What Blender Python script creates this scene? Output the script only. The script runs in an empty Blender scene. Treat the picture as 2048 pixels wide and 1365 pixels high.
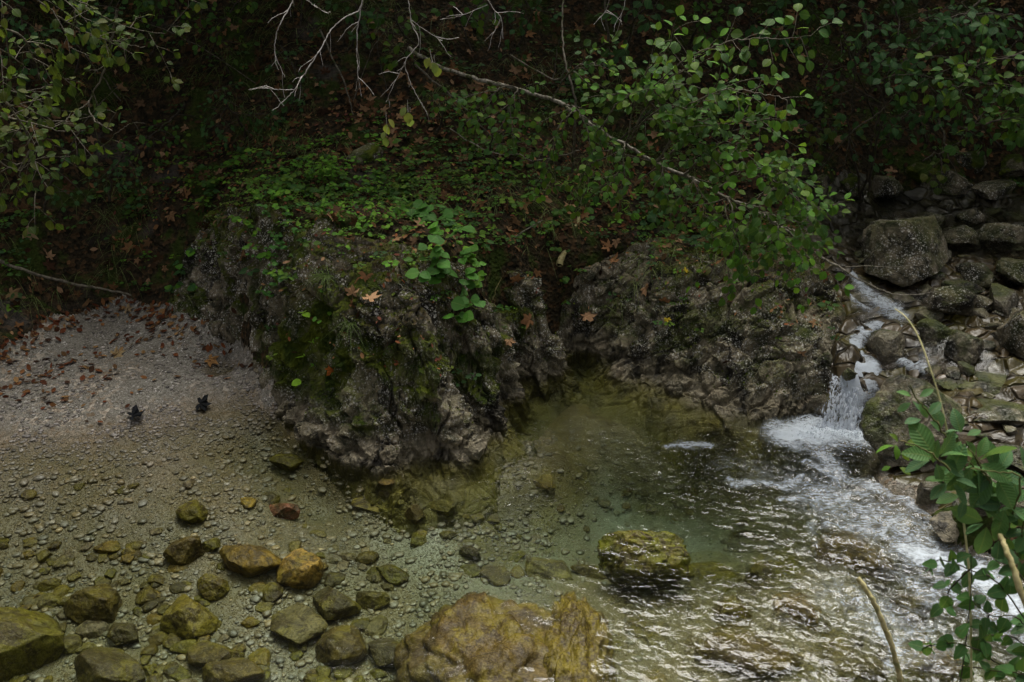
EXPO = 1.05
import bpy, math, random
import numpy as np
from mathutils import Vector, Matrix
random.seed(11)
rng = np.random.default_rng(11)
sc = bpy.context.scene
COL = sc.collection
# ------------------------------------------------------------------ camera
CAM = np.array([0.0, 0.0, 3.0]); FPX = 1991.0; PITCH = math.radians(25)
FWD = np.array([0, math.cos(PITCH), -math.sin(PITCH)])
UPV = np.array([0, math.sin(PITCH), math.cos(PITCH)])
RGT = np.array([1.0, 0, 0])
def ray(u, v):
    d = FWD + RGT * ((u - 1024) / FPX) - UPV * ((v - 682.5) / FPX)
    return d / np.linalg.norm(d)
def at_z(u, v, z):
    d = ray(u, v); return CAM + d * ((z - 3.0) / d[2])
def at_y(u, v, y):
    d = ray(u, v); return CAM + d * (y / d[1])
def project(p):
    q = np.asarray(p) - CAM; w = q @ FWD
    return 1024 + FPX * (q @ RGT) / w, 682.5 - FPX * (q @ UPV) / w
# ------------------------------------------------------------------ noise
def _h(ix, iy, iz, s):
    h = (ix.astype(np.uint32) * np.uint32(374761393) + iy.astype(np.uint32) * np.uint32(668265263)
         + iz.astype(np.uint32) * np.uint32(2147483647) + np.uint32((s * 974634777) & 0xffffffff))
    h = (h ^ (h >> np.uint32(13))) * np.uint32(1274126177)
    h = (h ^ (h >> np.uint32(15))) * np.uint32(2246822519)
    return h ^ (h >> np.uint32(16))
def _f(h): return h.astype(np.float64) / 4294967295.0
def gnoise(P, s=0):
    P = np.asarray(P, float); I = np.floor(P).astype(np.int64); F = P - I
    W = F * F * F * (F * (F * 6 - 15) + 10)
    out = np.zeros(len(P))
    for dx in (0, 1):
        for dy in (0, 1):
            for dz in (0, 1):
                h = _h(I[:, 0] + dx, I[:, 1] + dy, I[:, 2] + dz, s)
                gx = (h & np.uint32(1023)).astype(float) / 511.5 - 1
                gy = ((h >> np.uint32(10)) & np.uint32(1023)).astype(float) / 511.5 - 1
                gz = ((h >> np.uint32(20)) & np.uint32(1023)).astype(float) / 511.5 - 1
                w = (W[:, 0] if dx else 1 - W[:, 0]) * (W[:, 1] if dy else 1 - W[:, 1]) * (W[:, 2] if dz else 1 - W[:, 2])
                out += w * (gx * (F[:, 0] - dx) + gy * (F[:, 1] - dy) + gz * (F[:, 2] - dz))
    return out * 1.3
def fbm(P, octs=4, s=0, gain=.5, ridged=False):
    P = np.asarray(P, float); a = 1.0; o = np.zeros(len(P)); t = 0
    for k in range(octs):
        n = gnoise(P * 2 ** k + 17.3 * k, s + k)
        o += a * (1 - 2 * np.abs(n) if ridged else n); t += a; a *= gain
    return o / t
def voro(P, s=0):
    P = np.asarray(P, float); I = np.floor(P).astype(np.int64)
    f1 = np.full(len(P), 9.0); f2 = np.full(len(P), 9.0); cid = np.zeros(len(P))
    for dx in (-1, 0, 1):
        for dy in (-1, 0, 1):
            for dz in (-1, 0, 1):
                a, b, c = I[:, 0] + dx, I[:, 1] + dy, I[:, 2] + dz
                d = np.sqrt((a + _f(_h(a, b, c, s)) - P[:, 0]) ** 2 + (b + _f(_h(a, b, c, s + 7)) - P[:, 1]) ** 2
                            + (c + _f(_h(a, b, c, s + 13)) - P[:, 2]) ** 2)
                n = d < f1
                f2 = np.where(n, f1, np.minimum(f2, d)); cid = np.where(n, _f(_h(a, b, c, s + 29)), cid); f1 = np.where(n, d, f1)
    return f1, f2, cid
def sstep(a, b, x):
    t = np.clip((x - a) / (b - a), 0, 1); return t * t * (3 - 2 * t)
def col3(x, y, z=0.0): return np.stack([x, y, np.zeros_like(x) + z], 1)
# ------------------------------------------------------------------ meshes
def link(o, parent=None):
    COL.objects.link(o)
    if parent is not None: o.parent = parent
    return o
def mk(name, V, F, mat, parent=None, smooth=True, attrs=None):
    """F: int array (n,3) or (n,4)"""
    V = np.asarray(V, np.float32); F = np.asarray(F, np.int32)
    me = bpy.data.meshes.new(name)
    me.vertices.add(len(V)); me.vertices.foreach_set('co', V.ravel())
    k = F.shape[1]; me.loops.add(F.size); me.loops.foreach_set('vertex_index', F.ravel())
    me.polygons.add(len(F)); me.polygons.foreach_set('loop_start', np.arange(0, F.size, k, dtype=np.int32))
    me.polygons.foreach_set('use_smooth', np.full(len(F), smooth))
    me.update(calc_edges=True)
    for n, A in (attrs or {}).items():
        A = np.asarray(A, np.float32)
        if A.ndim == 1:
            me.attributes.new(n, 'FLOAT', 'POINT').data.foreach_set('value', A)
        else:
            if A.shape[1] == 3: A = np.concatenate([A, np.ones((len(A), 1), np.float32)], 1)
            me.attributes.new(n, 'FLOAT_COLOR', 'POINT').data.foreach_set('color', A.ravel())
    me.materials.append(mat)
    return link(bpy.data.objects.new(name, me), parent)
def tag(o, label=None, cat=None, group=None, kind=None):
    if label: o['label'] = label
    if cat: o['category'] = cat
    if group: o['group'] = group
    if kind: o['kind'] = kind
    return o
def thing(name, label, cat, loc=(0, 0, 0), group=None):
    o = bpy.data.objects.new(name, None); o.location = loc; o.empty_display_size = .1; link(o)
    return tag(o, label, cat, group)
def grid_faces(nx, ny, mask=None):
    i = np.arange(nx - 1)[:, None]; j = np.arange(ny - 1)[None, :]
    a = (i * ny + j).ravel(); F = np.stack([a, a + ny, a + ny + 1, a + 1], 1)
    if mask is not None: F = F[mask[F].all(1)]
    return F
def compact(V, F, attrs=None):
    used = np.unique(F); m = np.full(len(V), -1); m[used] = np.arange(len(used))
    return V[used], m[F], {k: np.asarray(a)[used] for k, a in (attrs or {}).items()}
# ------------------------------------------------------------------ node helper
class NT:
    def __init__(s, name):
        s.m = bpy.data.materials.new(name); s.m.use_nodes = True; s.t = s.m.node_tree; s.t.nodes.clear()
        s.out = s.t.nodes.new('ShaderNodeOutputMaterial')
    def n(s, typ, **kw):
        nd = s.t.nodes.new('ShaderNode' + typ)
        for k, v in kw.items(): setattr(nd, k, v)
        return nd
    def set(s, sock, v):
        if isinstance(v, bpy.types.NodeSocket): s.t.links.new(v, sock)
        elif isinstance(v, (tuple, list)) and len(v) == 3 and sock.type == 'RGBA': sock.default_value = (*v, 1)
        else: sock.default_value = v
        return sock
    def attr(s, name, out='Fac'): return s.n('Attribute', attribute_name=name).outputs[out]
    def pos(s): return s.n('NewGeometry').outputs['Position']
    def objc(s): return s.n('TexCoord').outputs['Object']
    def sep(s, v):
        nd = s.n('SeparateXYZ'); s.set(nd.inputs[0], v); return nd.outputs
    def m1(s, op, a, b=0.0, c=0.0, clamp=False):
        nd = s.n('Math', operation=op, use_clamp=clamp)
        for i, x in enumerate((a, b, c)): s.set(nd.inputs[i], x)
        return nd.outputs[0]
    def ramp(s, x, lo, hi, a=0.0, b=1.0):
        nd = s.n('MapRange', interpolation_type='SMOOTHSTEP')
        for i, v in enumerate((x, lo, hi, a, b)): s.set(nd.inputs[i], v)
        return nd.outputs[0]
    def noise(s, vec, scale, detail=4.0, rough=.55, dist=0.0, out='Fac'):
        nd = s.n('TexNoise'); s.set(nd.inputs['Vector'], vec)
        for k, v in (('Scale', scale), ('Detail', detail), ('Roughness', rough), ('Distortion', dist)): s.set(nd.inputs[k], v)
        return nd.outputs[out]
    def vor(s, vec, scale, out='Distance', feature='F1', rnd=1.0):
        nd = s.n('TexVoronoi', feature=feature); s.set(nd.inputs['Vector'], vec); s.set(nd.inputs['Scale'], scale)
        s.set(nd.inputs['Randomness'], rnd); return nd.outputs[out]
    def scale(s, vec, sc3, loc=(0, 0, 0), rot=(0, 0, 0)):
        nd = s.n('Mapping'); s.set(nd.inputs['Vector'], vec); nd.inputs['Scale'].default_value = sc3
        nd.inputs['Location'].default_value = loc; nd.inputs['Rotation'].default_value = rot; return nd.outputs[0]
    def mix(s, f, a, b, blend='MIX'):
        nd = s.n('Mix', data_type='RGBA', blend_type=blend); s.set(nd.inputs['Factor'], f)
        s.set(nd.inputs['A'], a) if False else s.set(nd.inputs[6], a); s.set(nd.inputs[7], b); return nd.outputs[2]
    def bump(s, h, strength, dist, normal=None):
        nd = s.n('Bump'); s.set(nd.inputs['Height'], h); nd.inputs['Strength'].default_value = strength
        nd.inputs['Distance'].default_value = dist
        if normal is not None: s.set(nd.inputs['Normal'], normal)
        return nd.outputs[0]
    def pbsdf(s, color, rough=.8, normal=None, spec=.5, coat=0.0, coat_rough=.1):
        nd = s.n('BsdfPrincipled'); s.set(nd.inputs['Base Color'], color); s.set(nd.inputs['Roughness'], rough)
        s.set(nd.inputs['Specular IOR Level'], spec); s.set(nd.inputs['Coat Weight'], coat); s.set(nd.inputs['Coat Roughness'], coat_rough)
        if normal is not None: s.set(nd.inputs['Normal'], normal)
        return nd.outputs[0]
    def mixs(s, f, a, b):
        nd = s.n('MixShader'); s.set(nd.inputs[0], f); s.set(nd.inputs[1], a); s.set(nd.inputs[2], b); return nd.outputs[0]
    def end(s, sh, vol=None):
        s.t.links.new(sh, s.out.inputs['Surface'])
        if vol is not None: s.t.links.new(vol, s.out.inputs['Volume'])
        return s.m
# ------------------------------------------------------------------ terrain surface
# each anchor is a place seen in the photograph, given a ground height or a distance, turned into world x, y, z
A = []
def az(z, *uv):
    for u, v in uv: A.append(at_z(u, v, z) if z >= 0 else np.array([*at_z(u, v, z * .35)[:2], z]))
def ay(*uvy):
    for u, v, y in uvy: A.append(at_y(u, v, y))
def aw(*xyz):
    for p in xyz: A.append(np.array(p, float))
# gravel beach
az(0.0, (-300, 890), (0, 885), (150, 872), (300, 852), (410, 812), (515, 790))
az(.07, (0, 800), (200, 790), (380, 740), (480, 745))
az(.035, (480, 775), (440, 785)); az(.09, (510, 735))
az(.13, (0, 715), (150, 680), (350, 680), (-300, 740))
az(.20, (250, 600), (120, 640))
# steep litter bank, left
ay((0, 600, 6.28), (0, 500, 6.6), (0, 300, 7.25), (0, 100, 7.8), (0, -60, 8.4), (130, 560, 6.75), (250, 400, 7.3),
   (250, 200, 8.0), (250, 0, 8.8), (120, 450, 7.0), (120, 250, 7.6), (120, 50, 8.3), (-400, 500, 6.4), (-400, 200, 7.2), (350, 560, 6.75), (350, 450, 7.0))
az(.2, (-400, 640))
# left outcrop: foot, left face, crest, front face, right face
az(0.0, (560, 830), (610, 878), (690, 925), (790, 950), (850, 915), (915, 860), (1000, 812), (1035, 762), (1110, 712), (1160, 694))
az(-.17, (590, 905), (680, 960), (800, 1000)); az(-.12, (950, 940), (1070, 860))
az(.10, (530, 770), (480, 700)); az(.19, (390, 650), (330, 625))
ay((420, 560, 6.45), (440, 470, 6.5), (500, 440, 6.2), (520, 560, 5.95), (560, 660, 5.68), (600, 500, 5.62), (600, 740, 5.36), (650, 800, 5.12),
   (640, 600, 5.42), (700, 540, 5.5), (720, 640, 5.2), (700, 850, 4.95), (830, 535, 5.36), (910, 590, 5.38), (800, 640, 5.14), (860, 640, 5.15), (800, 750, 4.98), (790, 870, 4.84),
   (900, 760, 5.06), (950, 690, 5.3), (980, 600, 5.62), (990, 750, 5.38), (1070, 620, 6.0), (1060, 680, 5.98), (1050, 540, 6.15), (950, 480, 6.15), (850, 430, 6.3),
   (700, 420, 6.25), (600, 400, 6.4), (500, 350, 6.9), (700, 340, 6.8), (850, 350, 6.85), (600, 280, 7.25))
# hill behind
ay((420, 300, 7.5), (450, 150, 8.05), (450, 0, 8.6), (700, 230, 7.5), (700, 100, 8.05), (700, -30, 8.6), (1000, 320, 7.1), (1000, 180, 7.8), (1000, 50, 8.4),
   (1000, -50, 8.8), (1150, 430, 6.75), (1150, 540, 6.45), (1160, 620, 6.35), (1250, 300, 7.5), (1250, 150, 8.2), (1250, 0, 8.8))
# right outcrop
az(0.0, (1200, 706), (1250, 748), (1380, 788), (1500, 830), (1640, 828))
az(-.12, (1190, 760), (1270, 815), (1390, 850), (1500, 885))
ay((1220, 560, 6.45), (1300, 640, 6.05), (1300, 710, 5.95), (1320, 550, 6.25), (1400, 560, 6.1), (1400, 680, 5.82), (1500, 600, 5.92), (1500, 720, 5.62),
   (1600, 540, 6.05), (1600, 640, 5.78), (1620, 740, 5.45), (1680, 590, 5.95), (1680, 680, 5.62), (1560, 790, 5.42), (1400, 450, 6.85), (1300, 420, 6.95), (1500, 480, 6.5), (1580, 430, 6.8), (1500, 350, 7.2), (1400, 250, 7.7), (1400, 100, 8.4), (1400, 0, 8.9))
# tributary: chute, ledges, upper pool
ay((1690, 530, 6.3), (1745, 590, 5.98), (1800, 650, 5.75), (1730, 700, 5.56), (1745, 745, 5.42), (1690, 775, 5.3), (1650, 500, 6.5))
az(.02, (1690, 838)); az(-.35, (1680, 900), (1600, 900))
az(.33, (1850, 740), (1950, 790), (2040, 800), (2200, 800)); az(.29, (1900, 850), (2040, 870)); az(.12, (2040, 960), (1960, 950), (2200, 960))
az(.47, (1880, 665), (2000, 680), (2200, 680)); az(.56, (1900, 590), (2000, 600), (2200, 600)); az(.62, (1830, 560), (2040, 540), (1950, 520), (2200, 530))
az(.66, (1660, 450), (1800, 400), (1950, 420), (2048, 400), (2250, 400), (1700, 430))
az(.92, (1680, 335), (1800, 325), (1950, 315), (2100, 310), (2300, 300))
ay((1600, 350, 7.3), (1600, 200, 8.0), (1700, 100, 8.9), (1700, -20, 9.4), (1850, 250, 8.2), (1850, 50, 9.0), (2048, 250, 8.2), (2048, 60, 9.0), (2300, 200, 8.3), (2300, 0, 9.1))
# right bank of the lower pool and outlet
az(0.0, (1760, 970), (1840, 1010), (1880, 1060), (1960, 1100), (2050, 1160), (2200, 1230))
az(.14, (1930, 1030), (2040, 1060), (2200, 1100)); az(.05, (1780, 900), (1900, 970))
# pool bed
az(-.02, (-300, 930)); az(-.04, (100, 920), (300, 900), (450, 850)); az(-.11, (100, 1000), (300, 1000), (500, 950), (-300, 1050))
az(-.19, (0, 1100), (300, 1100), (600, 1050), (500, 1150), (-300, 1200)); az(-.27, (100, 1250), (350, 1300), (600, 1250), (750, 1100), (-300, 1350), (200, 1500), (700, 1500))
az(-.12, (860, 985), (960, 950), (1080, 900), (1040, 860)); az(-.28, (900, 1080), (1000, 1000), (800, 1300)); az(-.08, (1150, 745)); az(-.16, (1130, 810)); az(-.28, (1200, 900), (1100, 1300))
az(-.45, (1300, 1000), (1400, 940), (1250, 950), (1350, 1030)); az(-.38, (1150, 1020), (1500, 980), (1600, 960), (1450, 1050)); az(-.26, (1150, 1130), (1300, 1180), (1500, 1150), (1700, 1000))
az(-.2, (1400, 1300), (1600, 1250), (1700, 1130), (1300, 1450), (1600, 1450)); az(-.28, (1850, 1120), (1950, 1220), (2100, 1330), (1850, 1300), (1900, 1450))
az(-.14, (1330, 840), (1440, 870))
# beyond the frame
aw((-8, 6.2, 1.0), (-8, 9, 3.4), (-8, 13, 6.5), (-4, 12, 5.8), (0, 12, 5.4), (4, 12.5, 5.0), (8, 12.5, 5.0), (8, 9, 2.0), (8, 6.5, .9), (8, 4, .2), (5, 5.2, .25),
   (-8, 3.5, .0), (-5, 3.0, -.15), (-8, 1.5, .8), (-4, .9, .9), (0, .9, .95), (3, .9, .95), (6, 1.5, .8), (0, 2.0, .12), (-2.5, 2.0, .12), (2.2, 2.2, .1), (2.6, 2.9, -.1), (3.6, 3.4, -.15),
   (0, -1.5, 1.5), (-6, -1.5, 1.6), (6, -1.5, 1.5), (-8, 16, 8.5), (0, 16, 8.0), (8, 16, 7.5), (6, 3.2, .15), (4.5, 1.8, .5))
A = np.array(A)
_c2 = .12 ** 2
def _phi(a, b):
    d = (a[:, None, 0] - b[None, :, 0]) ** 2 + (a[:, None, 1] - b[None, :, 1]) ** 2
    return -np.sqrt(d + _c2)
_n = len(A)
_M = np.zeros((_n + 3, _n + 3)); _M[:_n, :_n] = _phi(A, A) + np.eye(_n) * .008
_M[:_n, _n] = 1; _M[:_n, _n + 1:] = A[:, :2]; _M[_n:, :_n] = _M[:_n, _n:].T
_w = np.linalg.solve(_M, np.concatenate([A[:, 2], np.zeros(3)]))
def T0(x, y):
    x = np.asarray(x, float).ravel(); y = np.asarray(y, float).ravel(); out = np.empty(len(x))
    for k in range(0, len(x), 20000):
        q = np.stack([x[k:k + 20000], y[k:k + 20000]], 1)
        out[k:k + 20000] = _phi(q, A) @ _w[:_n] + _w[_n] + q @ _w[_n + 1:]
    return out
def sdist(x, y, poly):
    """signed distance to polygon, positive inside"""
    P = np.asarray(poly); d = np.full(len(x), 1e9); ins = np.zeros(len(x), bool)
    for i in range(len(P)):
        a, b = P[i], P[(i + 1) % len(P)]; e = b - a
        t = np.clip(((x - a[0]) * e[0] + (y - a[1]) * e[1]) / (e @ e), 0, 1)
        d = np.minimum(d, np.hypot(x - a[0] - t * e[0], y - a[1] - t * e[1]))
        c = (a[1] > y) != (b[1] > y)
        with np.errstate(divide='ignore', invalid='ignore'):
            ins ^= c & (x < (b[0] - a[0]) * (y - a[1]) / (b[1] - a[1] + 1e-12) + a[0])
    return np.where(ins, d, -d)
def onground(u, v):
    d = ray(u, v); t = np.arange(2.0, 14, .01); P = CAM + d[None] * t[:, None]
    g = T0(P[:, 0], P[:, 1]) > P[:, 2]
    k = int(np.argmax(g)) if g.any() else len(t) - 1
    return P[k]
POLY_L = [onground(u, v)[:2] for u, v in ((335, 628), (400, 655), (480, 702), (535, 775))] + \
         [at_z(u, v, 0)[:2] for u, v in ((530, 830), (575, 905), (680, 985), (800, 1030), (950, 1010), (1035, 965), (1045, 915), (1120, 880), (1105, 835), (1140, 800), (1225, 760), (1225, 700))] + \
         [onground(u, v)[:2] for u, v in ((1200, 640), (1170, 560), (1000, 520), (900, 500), (800, 470), (680, 440), (560, 400), (440, 400), (360, 500))]
POLY_R = [at_z(u, v, 0)[:2] for u, v in ((1120, 700), (1150, 790), (1250, 830), (1350, 895), (1500, 910), (1640, 880), (1675, 850))] + \
         [onground(u, v)[:2] for u, v in ((1672, 800), (1672, 770), (1690, 700), (1700, 620), (1660, 530), (1620, 460), (1560, 420), (1450, 440), (1300, 470), (1150, 500), (1115, 600))]
BEACH = [onground(u, v)[:2] for u, v in ((-400, 960), (0, 960), (300, 930), (500, 870), (560, 800), (540, 740), (500, 690), (410, 640), (345, 610), (250, 592), (110, 632), (0, 712), (-400, 735))]
def edge_d(x, y, P):
    return sdist(x, y, P) + .13 * fbm(col3(x, y) * 2.6, 4, 19, .6)
def ground_z(x, y, detail=True):
    z = T0(x, y)
    p2 = col3(x, y)
    sB = sdist(x, y, BEACH)
    wet = sstep(.05, -.05, z) 
    beach = np.maximum(sstep(-.02, .06, sB), wet)
    rough = (1 - beach) * sstep(.02, .15, z)
    z = z + rough * (fbm(p2 * 2.2, 4, 5) * .13 + fbm(p2 * 9, 3, 9) * .03) + beach * (fbm(p2 * 2.5, 2, 3) * .02 + fbm(p2 * 30, 2, 4) * .004)
    # stony tributary bed
    s = sstep(1.9, 2.2, x) * sstep(8.1, 7.6, y) * sstep(4.2, 4.6, y) * sstep(.0, .08, z)
    f1, f2, c = voro(p2 * 5.5 + fbm(p2 * 4, 2, 8)[:, None] * .5, 31)
    z = z + s * ((c - .5) * .07 * sstep(0, .25, f2 - f1) + fbm(p2 * 8, 3, 2) * .03)
    # outcrops replace the ground: sink it under them
    for P in (POLY_L, POLY_R):
        z = z - .09 * sstep(.0, np.where(z < 0, .34, .07), edge_d(x, y, P))
    return z
def axis(parts):
    out = []
    for a, b, h in parts: out.append(np.arange(a, b - h * .5, h))
    return np.concatenate(out + [[parts[-1][1]]])
gx = axis([(-9, -4, .12), (-4, -3.3, .04), (-3.3, 4.2, .0145), (4.2, 5, .05), (5, 9, .12)])
gy = axis([(-2.5, 2.2, .12), (2.2, 2.7, .03), (2.7, 9.3, .0145), (9.3, 10, .05), (10, 16, .15)])
GX, GY = np.meshgrid(gx, gy, indexing='ij'); gxx = GX.ravel(); gyy = GY.ravel()
gzz = ground_z(gxx, gyy)
GV = np.stack([gxx, gyy, gzz], 1)
T_base = T0(gxx, gyy)
GF = grid_faces(len(gx), len(gy))
fc = GV[GF].mean(1)
sB_v = sdist(gxx, gyy, BEACH)
f_beach = (sB_v[GF].mean(1) > 0)
fx, fy = fc[:, 0], fc[:, 1]
f_bed = ((T_base[GF].mean(1) < .0) & (fy > 2.0) & ~f_beach) | ((fx > 1.95) & (fy > 4.3) & (fy < 7.75) & (T_base[GF].mean(1) < .86) & ~f_beach)
f_bed |= ~f_beach & (np.maximum(sdist(fx, fy, POLY_L), sdist(fx, fy, POLY_R)) > -.3) & (T_base[GF].mean(1) < .16) & (fy < 6.3)
f_hill = ~f_beach & ~f_bed
buried = (sdist(fx, fy, POLY_L) > .12) | (sdist(fx, fy, POLY_R) > .12)
f_hill &= ~buried; f_bed &= ~buried; f_beach &= ~buried
# ------------------------------------------------------------------ ground materials
def algae_tint(b, c, z, p, amt=1.0, c1=(.15, .115, .026), c2=(.105, .10, .024), lo=.35):
    """olive and ochre algae film on everything that lies under water"""
    f = b.ramp(z, .015, -.05, 0, .85 * amt)
    a = b.mix(b.ramp(b.noise(p, 5, 3), .35, .65), c1, c2)
    return b.mix(b.m1('MULTIPLY', f, b.ramp(b.noise(p, 2.2, 4), .3, .6, lo, 1)), c, a)
def gravel_mat(name, bed=False):
    b = NT(name); p = b.pos(); z = b.sep(p)[2]; x = b.sep(p)[0]
    c1 = b.vor(p, 95, 'Color'); d1 = b.vor(p, 95); c2 = b.vor(p, 40, 'Color'); d2 = b.vor(p, 40); c3 = b.vor(p, 210, 'Color')
    g1 = b.sep(c1)[0]; g2 = b.sep(c2)[0]; g3 = b.sep(c3)[1]
    base = b.mix(g1, (.072, .061, .046), (.22, .21, .168))
    base = b.mix(b.ramp(b.sep(c1)[1], .93, 1), base, (.5, .47, .43))
    base = b.mix(b.ramp(g3, .55, 1, 0, .6), base, (.34, .31, .28))
    base = b.mix(b.ramp(b.noise(p, 2.2, 5, .6), .35, .65, 0, .4), base, (.10, .082, .06))
    pick = b.m1('MULTIPLY', b.ramp(b.sep(c2)[1], .62, .66), b.ramp(b.noise(p, 1.6, 2), .42, .55))
    base = b.mix(pick, base, b.mix(g2, (.14, .10, .06), (.40, .35, .28)))
    if bed:
        base = algae_tint(b, base, z, p, .8)
        q = b.n('VectorMath', operation='DISTANCE'); b.set(q.inputs[0], b.mix(.35, p, b.noise(p, 2.5, 4, .6, out='Color'), 'ADD')); sc_ = at_z(1330, 1030, -.35); q.inputs[1].default_value = (sc_[0] + .17, sc_[1] + .17, sc_[2] + .17)
        q2 = b.n('VectorMath', operation='DISTANCE'); b.set(q2.inputs[0], b.mix(.35, p, b.noise(p, 2.5, 4, .6, out='Color'), 'ADD')); sc2 = at_z(980, 1080, -.3); q2.inputs[1].default_value = (sc2[0] + .17, sc2[1] + .17, sc2[2] + .17)
        sand = b.m1('MAXIMUM', b.ramp(q.outputs['Value'], .82, .25), b.ramp(q2.outputs['Value'], .75, .25, 0, .8))
        base = b.mix(b.m1('MULTIPLY', sand, .85), base, b.mix(b.sep(c3)[0], (.27, .30, .24), (.52, .55, .46)))
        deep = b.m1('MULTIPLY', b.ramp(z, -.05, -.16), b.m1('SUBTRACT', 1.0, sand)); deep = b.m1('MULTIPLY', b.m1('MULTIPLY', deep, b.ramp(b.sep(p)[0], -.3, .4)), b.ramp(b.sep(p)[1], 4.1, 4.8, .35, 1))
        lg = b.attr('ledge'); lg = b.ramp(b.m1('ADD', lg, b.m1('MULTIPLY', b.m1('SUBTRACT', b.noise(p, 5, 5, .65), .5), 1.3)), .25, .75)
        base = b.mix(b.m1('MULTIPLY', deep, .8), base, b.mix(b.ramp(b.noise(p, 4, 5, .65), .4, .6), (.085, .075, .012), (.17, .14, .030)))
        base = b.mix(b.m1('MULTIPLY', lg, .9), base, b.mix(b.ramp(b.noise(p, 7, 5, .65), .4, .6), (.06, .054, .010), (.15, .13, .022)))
    wetf = b.ramp(b.m1('ADD', z, b.m1('MULTIPLY', b.noise(p, 3, 4), .05)), .062, .03)
    base = b.mix(b.m1('MULTIPLY', wetf, .5), base, (.10, .070, .028), 'MIX')
    h = b.m1('ADD', b.m1('MULTIPLY', b.ramp(d1, 0, .6, 1, 0), .6), b.m1('MULTIPLY', b.m1('MULTIPLY', b.ramp(d2, 0, .5, 1, 0), pick), 1.4))
    nb = b.bump(h, .9, .008)
    return b.end(b.pbsdf(base, b.ramp(wetf, 0, 1, .85, .45), nb, spec=.35))
def litter_mat():
    b = NT('forest_floor'); p = b.pos()
    n1 = b.noise(p, 3.0, 6, .65); n2 = b.noise(p, 14, 5, .6, 1.0); c1 = b.vor(p, 34, 'Color'); d1 = b.vor(p, 34)
    base = b.mix(b.ramp(n2, .35, .65), (.015, .013, .008), (.042, .031, .017))
    base = b.mix(b.ramp(b.sep(c1)[0], .72, .8, 0, .7), base, (.085, .05, .024))
    base = b.mix(b.ramp(n1, .50, .62, 0, .85), base, b.mix(n2, (.018, .032, .006), (.05, .075, .013)))
    base = b.mix(b.ramp(b.noise(p, 1.3, 3), .62, .72, 0, .6), base, (.09, .08, .07))
    nb = b.bump(b.m1('ADD', n2, b.m1('MULTIPLY', b.ramp(d1, 0, .7), .6)), 1.0, .03)
    return b.end(b.pbsdf(base, .95, nb, spec=.08))
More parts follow.
